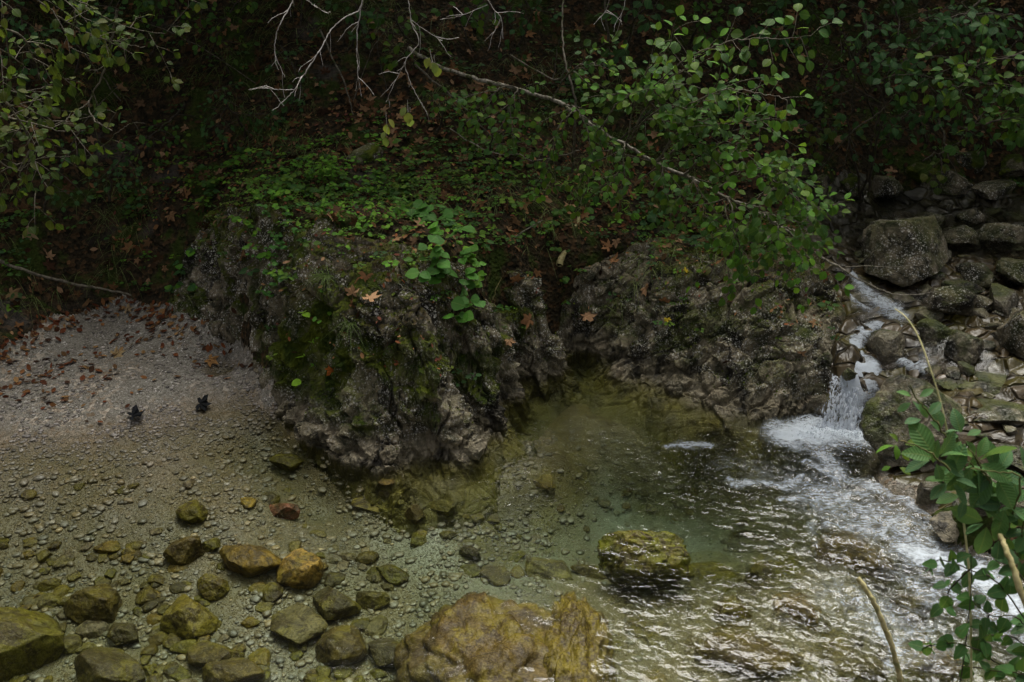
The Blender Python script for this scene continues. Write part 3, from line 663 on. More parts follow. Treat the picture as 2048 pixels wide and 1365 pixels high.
UP = [  # u, v, r, dims, label, mat, lift
 (1797, 512, 86, (1.0, .9, 1.02), 'tall grey boulder, largest of the tributary, white lichen on its face', 'boulder', .45),
 (1922, 478, 52, (1.05, .8, .42), 'flat slab with a pale pinkish top lying right of the tallest boulder', 'boulder', .7),
 (1862, 445, 44, (1.1, .8, .6), 'mossy dark boulder behind the tallest grey boulder', 'boulder', .4),
 (1942, 440, 34, (1, .8, .7), 'dark boulder with fallen red leaves behind the flat pinkish slab', 'boulder', .4),
 (2015, 480, 48, (1.0, .8, .8), 'squarish dark boulder at the right edge above the split white one', 'boulder', .4),
 (2036, 538, 46, (1.1, .8, .62), 'pale speckled boulder cut by the right edge of the photo', 'boulder', .4),
 (1952, 545, 44, (1.1, .85, .62), 'rounded brown boulder below the flat pinkish slab', 'boulder', .35),
 (1925, 577, 34, (1.2, .8, .55), 'small wet banded boulder right of the tallest boulder foot', 'wetrock', .35),
 (1908, 605, 50, (1.1, .8, .62), 'yellowish lichen covered boulder below the tallest grey boulder', 'boulder', .45),
 (1866, 634, 34, (1.1, .8, .45), 'low wet brown boulder beside the upper white water', 'wetrock', .35),
 (1962, 612, 26, (.9, .8, .8), 'small brown boulder tucked right of the yellowish lichen one', 'boulder', .35),
 (2012, 592, 42, (1.2, .8, .55), 'pointed greenish boulder near the right edge at mid slope', 'wetrock', .35),
 (1872, 666, 36, (1.1, .8, .62), 'wedge shaped olive brown boulder above the small cascade', 'wetrock', .4),
 (1926, 702, 42, (1.15, .8, .72), 'orange brown angular boulder beside the dark hollow', 'wetrock', .45),
 (2042, 688, 50, (.9, .9, 1.1), 'upright pale speckled boulder cut by the right edge below the hollow', 'boulder', .4),
 (1868, 697, 20, (.8, .8, .9), 'small pale cobble left of the orange brown boulder', 'wetrock', .35),
 (1775, 694, 52, (1.1, .8, .70), 'round wet boulder with water sliding over and around it', 'wetrock', .25),
 (1698, 752, 18, (.8, .8, 1.1), 'small brown rock standing at the lip of the waterfall', 'wetrock', .25),
 (1822, 850, 98, (1.0, .85, .88), 'large smooth brown boulder right of the waterfall curtain', 'wetrock', .25),
 (1975, 748, 64, (1.3, .7, .28), 'long flat wet slab below the upright right edge boulder', 'wetrock', .35),
 (2010, 815, 70, (1.3, .7, .22), 'low brown shelf washed by thin water at the right edge', 'wetrock', .3),
 (1900, 815, 60, (1.2, .7, .22), 'smooth olive ledge behind the large smooth brown boulder', 'wetrock', .2),
 (1900, 1052, 36, (1.1, .8, .6), 'ochre topped wet boulder at the outlet behind the leafy shrub', 'wetrock', .3),
 (1985, 985, 70, (1.2, .8, .4), 'wide dark boulder behind the broad leaved shrub', 'wetrock', .3),
 (1870, 985, 40, (1.0, .8, .8), 'dark wet rock beneath the shrub leaves at the pool edge', 'wetrock', .2),
 (2030, 905, 40, (1.2, .8, .5), 'yellowish brown rock at the right edge above the shrub', 'wetrock', .3),
 (1642, 372, 28, (.9, .8, 1.0), 'left one of the mossy boulders in a row behind the dark upper pool', 'mossrock', .35),
 (1702, 374, 34, (1.0, .8, .9), 'middle one of the mossy boulders in a row behind the dark upper pool', 'mossrock', .35),
 (1772, 376, 42, (1.0, .8, .85), 'grey square boulder behind the dark upper pool, pale on its top', 'boulder', .35),
 (1896, 362, 46, (1.2, .8, .5), 'sloping boulder with a pale spotted right end by the far bank', 'boulder', .35),
 (1992, 372, 46, (1.3, .8, .42), 'low spotted boulder at the far right bank of the upper pool', 'boulder', .35),
 (1600, 340, 28, (1.1, .8, .7), 'dark boulder half hidden under the hazel leaves by the upper pool', 'mossrock', .3),
 (1840, 335, 36, (1.2, .8, .6), 'dark mossy boulder set in the far bank of the upper pool', 'mossrock', .3),
 (1940, 322, 34, (1.2, .8, .6), 'dark boulder under the overhanging shrubs of the far bank', 'mossrock', .3),
 (2030, 330, 34, (1.2, .8, .7), 'shadowed boulder at the far right under the shrubs', 'mossrock', .3),
 (725, 308, 40, (1.1, .8, .75), 'rounded dark boulder set in the leafy slope above the herbs', 'mossrock', .1),
]
M['mossrock'] = rock_mat('mossy_rock', .4, 1.6, .8, 0)
for (u, v, r_, dims, lab, mt, lf) in UP:
    stone(u, v, r_, dims, lab, BG if u > 1500 else None, mt, level=5 if r_ > 45 else 4, lift=lf, rot=0.0 if r_ > 60 else None, cuts=7 if mt == 'wetrock' else 10)
rr = np.random.default_rng(5)
for k in range(120):       # cobbles between the boulders
    u, v = rr.uniform(1720, 2100), rr.uniform(420, 960)
    if v > 640 and u < 1850 or (u < 1800 and v > 540): continue
    g = hit(u, v)[0]
    if g[2] < .04: continue
    rp = rr.uniform(9, 24)
    stone(u, v, rp, (1.1, .8, rr.uniform(.4, .8)), 'small wet cobble wedged among the tributary boulders', 'cobbles among the tributary boulders', 'wetrock' if rr.random() < .6 else 'boulder',
          seed=900 + k, level=3, name='cobble', cat='cobble', lift=.1)
# ---- stones in the pool
OC, OL, BR, DK, RD, PL = (.20, .125, .014), (.13, .115, .006), (.105, .072, .010), (.055, .042, .009), (.30, .11, .065), (.17, .135, .05)
BIG = [
 (585, 915, 44, (1, .7, .35), OL, 'flat yellow green stone under shallow water beside the outcrop foot'),
 (388, 1026, 31, (1, .9, .7), OL, 'olive stone left of the yellow patch of bed and the red stone'),
 (497, 1003, 20, (1, .9, .4), (.40, .26, .03), 'bright yellow stone between the olive and the red stone'),
 (568, 1020, 31, (1, .7, .65), RD, 'reddish angular stone standing just out of the water'),
 (368, 1102, 40, (1, .8, .75), BR, 'brown angular stone below the olive one'),
 (425, 1086, 20, (1, .9, .6), OL, 'small round stone touching the brown angular stone'),
 (495, 1125, 54, (1.1, .7, .6), OC, 'long ochre ribbed stone left of the golden upright rock'),
 (590, 1142, 52, (.85, .85, .9), (.42, .25, .045), 'golden pitted rock standing tallest among the shallows'),
 (427, 1174, 34, (1, .8, .7), BR, 'brown stone between the ochre ribbed stone and the notched one'),
 (192, 1204, 56, (1.1, .75, .6), BR, 'slanting long brown stone left of the split green stone'),
 (384, 1240, 52, (1, .85, .8), (.22, .17, .015), 'notched stone with a bright yellow green left face'),
 (244, 1268, 36, (1, .8, .55), DK, 'dark squarish stone below the slanting long one'),
 (35, 1292, 78, (1, .9, .8), (.14, .12, .015), 'big dark mossy stone at the left edge'),
 (215, 1345, 66, (1.1, .8, .6), DK, 'wide dark stone at the bottom left corner'),
 (430, 1312, 48, (1.2, .7, .5), BR, 'low brown stone beneath the notched green one'),
 (585, 1242, 60, (1, .9, .35), PL, 'pale flat stone below the golden upright rock'),
 (668, 1208, 50, (1, .8, .6), DK, 'dark olive stone right of the pale flat one'),
 (672, 1295, 54, (1, .9, .7), BR, 'broad olive brown stone at the lower edge of the pale flat one'),
 (460, 1345, 52, (1.1, .8, .6), BR, 'brown stone cut by the bottom edge left of centre'),
 (780, 1300, 56, (1.1, .7, .5), DK, 'dark brown flat stone left of the giant submerged rock'),
 (745, 1195, 32, (1, .8, .6), DK, 'dark stone behind the dark brown flat one'),
 (832, 1028, 27, (.9, .8, .7), BR, 'brownish stone left of its yellow green neighbour at mid pool'),
 (888, 1012, 30, (1.1, .7, .5), OL, 'yellow green stone touching a brownish one at mid pool'),
 (735, 1005, 28, (1.2, .8, .4), (.30, .23, .04), 'yellow stone nearest the foot of the outcrop'),
 (785, 1146, 30, (1.2, .7, .5), OL, 'lone olive stone above the giant submerged rock'),
 (940, 1102, 22, (1, .8, .7), DK, 'small dark stone standing alone on the pale sand'),
 (1092, 962, 26, (1, .8, .5), OC, 'rusty orange stone where pale bed meets the deep pool'),
 (1100, 1132, 54, (1.1, .7, .35), (.22, .18, .05), 'flat pale olive slab below the deep green water'),
 (995, 1145, 34, (1.1, .8, .4), BR, 'brown flat stone left of the pale olive slab'),
 (1205, 1140, 42, (1.3, .5, .4), BR, 'narrow slanting slab right of the pale olive slab'),
 (1420, 1152, 60, (1.2, .7, .45), OL, 'submerged olive boulder under the rippling main current'),
 (1545, 1150, 52, (1.2, .7, .45), OL, 'submerged yellowish slab at the edge of the white water'),
 (1700, 1120, 74, (1.1, .8, .6), OC, 'large yellow boulder just beneath the foaming outlet'),
 (1468, 1232, 40, (1, .8, .6), BR, 'brown rounded stone below the submerged olive boulder'),
 (1598, 1228, 46, (1.1, .8, .6), OC, 'ochre stone under glittering ripples right of the brown rounded stone'),
 (1822, 1232, 44, (.9, .8, .9), (.20, .12, .03), 'brown pitted rock breaking the rapids at the lower right'),
 (1480, 1310, 84, (1.3, .7, .4), BR, 'wide brown slab crossed by curved ripples at the bottom'),
 (1720, 1340, 52, (1.1, .8, .5), PL, 'pale stone at the bottom edge near the twig stub'),
 (1840, 1330, 60, (1.1, .8, .6), (.20, .13, .05), 'tan rock at the bottom edge beneath the shrub leaves'),
 (1500, 1080, 40, (1.2, .7, .5), DK, 'dark submerged stone right of the yellow green mossy rock'),
]
for (u, v, r_, dims, c, lab) in BIG:
    stone(u, v, r_, dims, lab, 'stones lying in the pool', 'stone', level=4, color=c, under=True, lift=.28, name='stone', cat='stone', rot=-.3)
# the two rocks the current slides over
def pool_rock(u, v, rx, ry, rz, zc, label, color, seed, rot=0.0):
    c = at_z(u, v, 0); V = stone_verts(5, (rx, ry, rz), seed, 6, .7, .26, .06)
    c_, s_ = math.cos(rot), math.sin(rot); V[:, :2] = V[:, :2] @ np.array([[c_, s_], [-s_, c_]])
    o = mk('stone', V, ICO[5][1], M['stone']); o.location = (c[0], c[1], zc); o.color = (*color, 1); tag(o, label, 'stone', 'stones lying in the pool')
pool_rock(985, 1290, .42, .50, .30, -.245, 'giant golden brown rock under a film of water at the bottom centre', (.085, .056, .008), 401, .25)
pool_rock(1152, 1300, .19, .47, .28, -.215, 'long yellow rock leaning on the right side of the giant golden brown one', (.125, .095, .008), 402, -.1)
pool_rock(1300, 1085, .25, .13, .15, -.118, 'yellow green mossy rock breaking the surface in mid current', (.15, .16, .004), 403, -.2)
# medium stones, many alike
rr = np.random.default_rng(8); n = 0
for k in range(1500):
    if n >= 290: break
    u, v = rr.uniform(-60, 1900), rr.uniform(960, 1420)
    dens = (.95 if v > 1080 else .3) if u < 760 else (.25 if u < 1250 else .55)
    if u < 760 and v < 1060 - u * .05: dens = .12
    if rr.random() > dens: continue
    if 820 < u < 1230 and v > 1150: continue
    if any(abs(u - q[0]) < q[2] * .9 and abs(v - q[1]) < q[2] * .7 for q in BIG): continue
    rp = rr.choice([9, 11, 14, 18, 24], p=[.14, .22, .27, .23, .14]) * (.75 + (v - 950) / 900)
    c = [OC, BR, PL, DK, OL, (.22, .17, .10)][rr.integers(6)]
    stone(u, v, rp, (1.1, .85, rr.uniform(.35, .6)), 'small ochre or brown stone bedded in the gravel under clear water', 'small stones bedded in the pool gravel', 'stone',
          seed=2000 + k, level=3, color=tuple(np.array(c) * rr.uniform(.8, 1.2)), under=True, lift=.1, name='small_stone', cat='stone', cuts=6)
    n += 1
# pebbles: nobody could count them
def pebble_mat(name, amt=.45):
    b = NT(name); c = b.attr('tint', 'Color'); p = b.pos(); z = b.sep(p)[2]
    base = b.mix(b.ramp(b.noise(p, 90, 3), .35, .65, 0, .5), c, (.12, .10, .08))
    base = algae_tint(b, base, z, p, amt)
    return b.end(b.pbsdf(base, b.ramp(z, .05, .0, .8, .4), b.bump(b.noise(p, 150, 3), .5, .003)))
M['pebble'] = pebble_mat('pebbles')
def pebbles(name, pts, sizes, cols, seed):
    r = np.random.default_rng(seed); V0, F0 = ICO[1]; n = len(pts)
    S = np.stack([r.uniform(.8, 1.3, n), r.uniform(.7, 1.0, n), r.uniform(.25, .5, n)], 1) * sizes[:, None]
    a = r.uniform(0, 6.28, n); c, s = np.cos(a), np.sin(a)
    V = V0[None] * (1 + .35 * (r.random((n, 42, 1)) - .5)) * S[:, None, :]
    X = V[..., 0] * c[:, None] - V[..., 1] * s[:, None]; Y = V[..., 0] * s[:, None] + V[..., 1] * c[:, None]
    V = np.stack([X, Y, V[..., 2]], -1) + pts[:, None, :]
    F = (F0[None] + (np.arange(n) * 42)[:, None, None]).reshape(-1, 3)
    return mk(name, V.reshape(-1, 3), F, M['pebble'], attrs={'tint': np.repeat(cols, 42, 0)})
def pebble_cols(n, r, warm=.5):
    g = r.uniform(.05, .32, n) + .35 * (r.random(n) > .93) * r.random(n); t = r.random(n) * warm
    return np.stack([g * (1 + .12 * t), g * (.93 - .12 * t), g * (.86 - .42 * t)], 1)
r = np.random.default_rng(21)
x = r.uniform(-4.2, -1.2, 30000); y = r.uniform(4.6, 6.9, 30000); s1 = sdist(x, y, BEACH) > 0
x, y = x[s1], y[s1]; z = ground_z(x, y); dn = (.30 + .7 * sstep(.10, -.02, z)) * (fbm(col3(x, y) * 3, 2, 3) > -.12)
k = r.random(len(x)) < dn * .8; x, y, z = x[k], y[k], z[k]; sz = .0035 + .012 * r.random(len(x)) ** 5 + .0025 * r.random(len(x))
tag(pebbles('beach_pebbles', np.stack([x, y, z + sz * .15], 1), sz, pebble_cols(len(x), r, .3), 1), kind='stuff')
x = r.uniform(-3.6, 2.4, 42000); y = r.uniform(2.9, 5.4, 42000); t = T0(x, y)
k = (t < -.01) & (sdist(x, y, BEACH) < .02) & (r.random(len(x)) < np.where(x > .2, .35, 1) * (.45 + .55 * (fbm(col3(x, y) * 2.2, 2, 31) > -.05))); x, y = x[k], y[k]; z = ground_z(x, y)
sz = .0025 + .006 * r.random(len(x)) + .022 * r.random(len(x)) ** 7
tag(pebbles('bed_pebbles', np.stack([x, y, z + sz * .1], 1), sz, pebble_cols(len(x), r, 1.1) * .8, 2), kind='stuff')
# ------------------------------------------------------------------ leaves
def ovate(n=6, wmax=.42, peak=.45, fold=.12, droop=.18, serr=0.0):
    t = np.linspace(0, 1, n + 1); w = wmax * np.sin(np.pi * t ** (math.log(.5) / math.log(peak))) ** .8
    w[0] = 0; w[-1] = 0
    V = []; F = []
    for i in range(n + 1):
        z = -droop * t[i] ** 2; yo = serr * (i % 2)
        V += [(0, t[i], z), (-w[i], t[i] - yo * w[i], z + fold * w[i]), (w[i], t[i] - yo * w[i], z + fold * w[i])]
    for i in range(n):
        a, b = 3 * i, 3 * i + 3
        if i == 0: F += [(a, b, b + 1), (a, b + 2, b)]
        elif i == n - 1: F += [(a, b, a + 1), (a, a + 2, b)]
        else: F += [(a, b, b + 1), (a, b + 1, a + 1), (a, b + 2, b), (a, a + 2, b + 2)]
    return np.array(V, float), np.array(F)
def palmate(curl=.18, seed=0):
    ang = [-150, -128, -100, -78, -66, -50, -32, -18, 0, 18, 32, 50, 66, 78, 100, 128, 150]
    rad = [.18, .42, .58, .34, .62, .86, .56, .62, 1.0, .62, .56, .86, .62, .34, .58, .42, .18]
    r = np.random.default_rng(seed); V = [(0, .08, 0)]
    for a, q in zip(ang, rad):
        q *= r.uniform(.85, 1.1); a = math.radians(a + r.uniform(-5, 5))
        V.append((math.sin(a) * q * .62, .08 + math.cos(a) * q * .62, curl * (q ** 2) * r.uniform(-.5, 1.2)))
    V.append((0, -.30, -.03)); V.append((.012, -.30, -.03)); n = len(ang)
    F = [(0, i, i + 1) for i in range(1, n)] + [(0, n + 1, n + 2)]
    V = np.array(V); V[:, 1] += .3
    return V, np.array(F)
def blade(n=4, w=.03, bend=.5):
    V = []; F = []
    for i in range(n + 1):
        t = i / n; V += [(-w * (1 - t) * .5, t * (1 - bend * .3 * t), -bend * t * t), (w * (1 - t) * .5, t * (1 - bend * .3 * t), -bend * t * t)]
    for i in range(n): a = 2 * i; F += [(a, a + 1, a + 3), (a, a + 3, a + 2)]
    return np.array(V), np.array(F)
TPL = {'hazel': ovate(6, .40, .50, .18, .26), 'oval': ovate(4, .36, .45, .15, .2), 'small': ovate(3, .36, .5, .2, .15), 'round': ovate(5, .52, .45, .1, .25),
       'broad': ovate(9, .27, .55, .22, .28, .12), 'maple': palmate(.2, 3), 'maple2': palmate(.35, 5), 'maple3': palmate(.5, 8), 'blade': blade(), 'beech': ovate(4, .27, .5, .25, -.2)}
def norm(a): return a / (np.linalg.norm(a, axis=-1, keepdims=True) + 1e-9)
class Leaves:
    def __init__(s): s.P = []; s.D = []; s.N = []; s.S = []; s.C = []
    def add(s, p, d, n, size, col): s.P.append(p); s.D.append(d); s.N.append(n); s.S.append(size); s.C.append(col)
    def build(s, name, tpl, mat, parent=None, vary=.0):
        if not len(s.P): return None
        T, F = TPL[tpl]; P, D, N, S, C = map(lambda q: np.array(q, float), (s.P, s.D, s.N, s.S, s.C))
        D = norm(D); N = norm(N - (N * D).sum(1, keepdims=True) * D); X = np.cross(D, N)
        r = np.random.default_rng(len(P)); zs = r.uniform(.4, 1.6, (len(P), 1, 1)); xs = r.uniform(.85, 1.12, (len(P), 1, 1))
        V = P[:, None] + S[:, None, None] * (T[None, :, 0:1] * xs * X[:, None] + T[None, :, 1:2] * D[:, None] + T[None, :, 2:3] * zs * N[:, None])
        Fa = (F[None] + (np.arange(len(P)) * len(T))[:, None, None]).reshape(-1, 3)
        luv = np.tile(np.stack([T[:, 0], T[:, 1], 0 * T[:, 0]], 1), (len(P), 1))
        return mk(name, V.reshape(-1, 3), Fa, mat, parent, smooth=(tpl not in ('maple', 'maple2', 'maple3')), attrs={'tint': np.repeat(C, len(T), 0), 'luv': luv})
def leaf_mat(name, gloss=.5, trans=.38, veins=True, spec=.16):
    b = NT(name); c = b.attr('tint', 'Color'); L = b.sep(b.attr('luv', 'Color')); p = b.pos()
    base = b.mix(b.ramp(b.noise(p, 55, 3), .3, .7, 0, .35), c, b.mix(.5, c, (.02, .02, .0)))
    if veins:
        ax = b.m1('ABSOLUTE', L[0]); vein = b.ramp(ax, .03, .008)
        w = b.m1('SINE', b.m1('MULTIPLY', b.m1('SUBTRACT', L[1], b.m1('MULTIPLY', ax, .75)), 62.0))
        base = b.mix(b.m1('MULTIPLY', vein, .45), base, (.20, .26, .08))
        base = b.mix(b.ramp(w, .75, 1, 0, .22), base, (.17, .24, .08))
        nb = b.bump(w, .35, .0015)
        base = b.mix(b.ramp(b.noise(p, 75, 3, .6), .68, .73, 0, .8), base, (.12, .085, .02))
    else: nb = b.bump(b.noise(p, 120, 3), .5, .002)
    pb = b.pbsdf(base, gloss, nb, spec=spec)
    tr = b.n('BsdfTranslucent'); b.set(tr.inputs['Color'], b.mix(.5, base, (.16, .24, .02))) if veins else b.set(tr.inputs['Color'], base)
    return b.end(b.mixs(trans, pb, tr.outputs[0]))
M['leaf'] = leaf_mat('green_leaf'); M['dead'] = leaf_mat('dead_leaf', .85, .12, False, .08)
def bark_mat(name, c0, c1, spots):
    b = NT(name); p = b.pos(); n = b.noise(b.scale(p, (1, 1, 1)), 40, 5, .65)
    base = b.mix(b.ramp(n, .35, .65), c0, c1)
    base = b.mix(b.ramp(b.noise(p, 18, 4), .55, .62), base, spots)
    return b.end(b.pbsdf(base, .8, b.bump(n, .8, .004), spec=.25))
M['bark'] = bark_mat('mossy_bark', (.06, .05, .035), (.17, .15, .11), (.05, .06, .015))
M['palebark'] = bark_mat('pale_bark', (.07, .06, .042), (.27, .245, .195), (.055, .06, .02))
M['twig'] = bark_mat('bare_twig', (.30, .27, .24), (.62, .58, .54), (.22, .19, .16))
M['darkbark'] = bark_mat('dark_bark', (.025, .02, .015), (.08, .065, .045), (.04, .045, .012))
M['greenstem'] = bark_mat('green_stem', (.07, .08, .02), (.14, .15, .05), (.16, .12, .05))
M['straw'] = bark_mat('straw', (.26, .22, .09), (.46, .40, .20), (.20, .20, .08)); M['stalk'] = bark_mat('pale_straw', (.48, .44, .20), (.66, .60, .32), (.40, .40, .18))
class Wood:
    def __init__(s): s.V = []; s.F = []; s.n = 0
    def tube(s, pts, r0, r1, k=6, knots=0.0):
        P = np.asarray(pts, float); n = len(P); T = np.gradient(P, axis=0); T = norm(T)
        up = np.array([.13, .31, .94]); X = norm(np.cross(T, up[None])); Y = np.cross(T, X)
        R = np.linspace(r0, r1, n) * (1 + knots * np.random.default_rng(n + s.n).uniform(-1, 1, n))
        a = np.linspace(0, 2 * np.pi, k, endpoint=False)
        V = P[:, None] + R[:, None, None] * (np.cos(a)[None, :, None] * X[:, None] + np.sin(a)[None, :, None] * Y[:, None])
        i = np.arange(n - 1)[:, None]; j = np.arange(k)[None]; j2 = (j + 1) % k
        F = np.stack([i * k + j, i * k + j2, (i + 1) * k + j2, (i + 1) * k + j], -1).reshape(-1, 4)
        s.V.append(V.reshape(-1, 3)); s.F.append(F + s.n); s.n += n * k
    def build(s, name, mat, parent=None):
        if not s.V: return None
        return mk(name, np.concatenate(s.V), np.concatenate(s.F), mat, parent)
def smooth(P, n=8, jit=0.0, seed=0):
    """Catmull-Rom through points"""
    P = np.asarray(P, float); Q = np.concatenate([[2 * P[0] - P[1]], P, [2 * P[-1] - P[-2]]]); out = []
    t = np.linspace(0, 1, n, endpoint=False)[:, None]
    for i in range(len(P) - 1):
        a, b, c, d = Q[i:i + 4]
        out.append(.5 * ((2 * b) + (-a + c) * t + (2 * a - 5 * b + 4 * c - d) * t ** 2 + (-a + 3 * b - 3 * c + d) * t ** 3))
    out = np.concatenate(out + [P[-1:]])
    if jit: out += np.random.default_rng(seed).normal(0, jit, out.shape)
    return out
def pick(cols, r, v=.25): c = np.array(cols[r.integers(len(cols))]); return c * r.uniform(1 - v, 1 + v)
GREEN = [(.045, .125, .016), (.036, .105, .018), (.055, .14, .016), (.04, .12, .026), (.06, .125, .014), (.10, .18, .014)]
GRBLUE = [(.028, .090, .026), (.022, .078, .024), (.036, .11, .03)]
OLIVE = [(.044, .080, .008), (.036, .066, .008), (.052, .086, .010), (.08, .09, .010)]
BRIGHT = [(.10, .27, .018), (.14, .30, .02), (.08, .22, .022)]
TOCAM = np.array([0, -.75, .55])
def spray(W, L, p0, d, length, r0, r, cols, lsize, gap=.05, depth=1, sub=.16, droop=.3, leafy=True, face=.7):
    d = norm(np.array(d, float)); n = max(4, int(length / .05)); P = [np.array(p0, float)]
    for i in range(n):
        d = norm(d + r.normal(0, .16, 3) * .6 + np.array([0, 0, -droop / n])); P.append(P[-1] + d * length / n)
    P = np.array(P); W.tube(P, r0, max(r0 * .35, .0009), 4)
    s = gap; side = 1
    while s < length * (1.02):
        t = s / length; i = min(int(t * n), n - 1); q = P[i] + (P[i + 1] - P[i]) * (t * n - i); dd = norm(P[i + 1] - P[i])
        sv = norm(np.cross(dd, TOCAM + r.normal(0, .3, 3))) * side
        if depth > 0 and s > length * .12 and r.random() < .62:
            spray(W, L, q, dd * .8 + sv * .8 + r.normal(0, .15, 3), sub * (1.15 - .6 * t) * r.uniform(.7, 1.3), max(r0 * .5, .001), r, cols, lsize, gap * .8, depth - 1, sub * .6, droop, leafy, face)
        elif leafy:
            nn = TOCAM * face + np.array([0, 0, .5]) + r.normal(0, .38, 3)
            L.add(q + sv * .008, dd * .55 + sv * .8 + np.array([0, 0, -.25]) + r.normal(0, .2, 3), nn, lsize * r.uniform(.6, 1.15), pick(cols, r))
        side = -side; s += gap * r.uniform(.7, 1.4) * (1.0 if depth == 0 else 1.0)
    if leafy: L.add(P[-1], d, TOCAM * face + np.array([0, 0, .5]) + r.normal(0, .3, 3), lsize, pick(cols, r))
def ip(*uvy): return np.array([at_y(u, v, y) for u, v, y in uvy])
def bough(name, label, cat, group, stems, seed, cols, lsize=.06, tpl='hazel', gap=.05, step=.11, sub=.22, subd=1, r0=.010, bark='bark', dirs=None, droop=.3, leafy=True, first=.1, part='branch'):
    """stems: list of (points, radius); each carries leafy side sprays"""
    r = np.random.default_rng(seed); W = Wood(); L = Leaves()
    for (pts, rr_) in stems:
        P = smooth(pts, 8, .003, seed); W.tube(P, rr_, max(rr_ * .3, .0014), 7, .08)
        acc = 0; side = 1; tot = np.linalg.norm(np.diff(P, axis=0), axis=1).sum(); run = 0
        for i in range(1, len(P)):
            e = np.linalg.norm(P[i] - P[i - 1]); acc += e; run += e
            if acc > step and run > tot * first:
                acc = 0; dd = norm(P[i] - P[i - 1]); sv = norm(np.cross(dd, TOCAM + r.normal(0, .5, 3))) * side; side = -side
                spray(W, L, P[i], dd * .55 + sv * .9 + np.array([0, -.1, 0]) + r.normal(0, .15, 3), sub * r.uniform(.55, 1.25), rr_ * .35 + .001, r, cols, lsize, gap, subd, sub * .55, droop, leafy)
    base = stems[0][0][0]
    o = thing(name, label, cat, (0, 0, 0), group)
    W.build(part, M[bark], o)
    if leafy: L.build('foliage', tpl, M['leaf'], o)
    return o
HB = 'hazel boughs reaching in over the left bank'
bough('hazel_bough', 'topmost olive leaved hazel bough at the left, reaching furthest over the dark hollow', 'branch', HB,
      [(ip((-60, -60, 4.6), (70, 0, 4.7), (150, 55, 4.9), (215, 80, 5.1), (290, 95, 5.3)), .006), (ip((60, -30, 4.6), (170, 10, 4.9), (240, 50, 5.2), (330, 68, 5.4)), .005)], 3, OLIVE, .047, gap=.045, step=.10, sub=.20)
bough('hazel_bough', 'hazel bough hanging steeply along the left edge with pale olive leaves', 'branch', HB,
      [(ip((-40, 40, 4.5), (40, 70, 4.6), (65, 110, 4.7), (80, 160, 4.8)), .006), (ip((-40, 70, 4.6), (20, 110, 4.7), (60, 140, 4.9)), .004)], 5, OLIVE, .047, gap=.045, step=.10, sub=.20)
bough('hazel_bough', 'thin dark hazel bough with leaves bending down through the middle of the left hollow', 'branch', HB,
      [(ip((235, 20, 5.2), (225, 70, 5.2), (210, 140, 5.2), (178, 205, 5.2), (190, 240, 5.1), (225, 262, 5.0)), .007), (ip((178, 205, 5.2), (130, 240, 5.1), (90, 255, 5.0)), .004)], 7, OLIVE, .05, gap=.06, step=.16, sub=.15, first=.35)
bough('hazel_bough', 'lowest hazel bough at the left edge with rounded green leaves above the dead stick', 'branch', HB,
      [(ip((-60, 150, 4.7), (20, 215, 4.8), (60, 290, 4.9), (40, 350, 4.9), (75, 385, 4.9)), .007), (ip((-40, 300, 4.7), (30, 340, 4.8), (70, 320, 4.9)), .004)], 9, OLIVE, .050, gap=.045, step=.09, sub=.22)
bough('hazel_bough', 'leafy hazel bough above the lowest one, its twig tips pointing right', 'branch', HB,
      [(ip((-60, 230, 5.0), (40, 240, 5.0), (120, 262, 5.0), (170, 262, 5.0)), .005), (ip((-50, 170, 5.1), (50, 190, 5.2), (110, 215, 5.2)), .004)], 12, OLIVE, .047, gap=.045, step=.09, sub=.20)
bough('elder_sprig', 'small sprig with four glossy blue green leaves in front of the dark hollow', 'plant', None,
      [(ip((200, 300, 6.0), (240, 262, 5.9), (262, 248, 5.9), (290, 246, 5.9)), .003)], 14, GRBLUE, .06, 'oval', gap=.05, step=.12, sub=.08, subd=0)
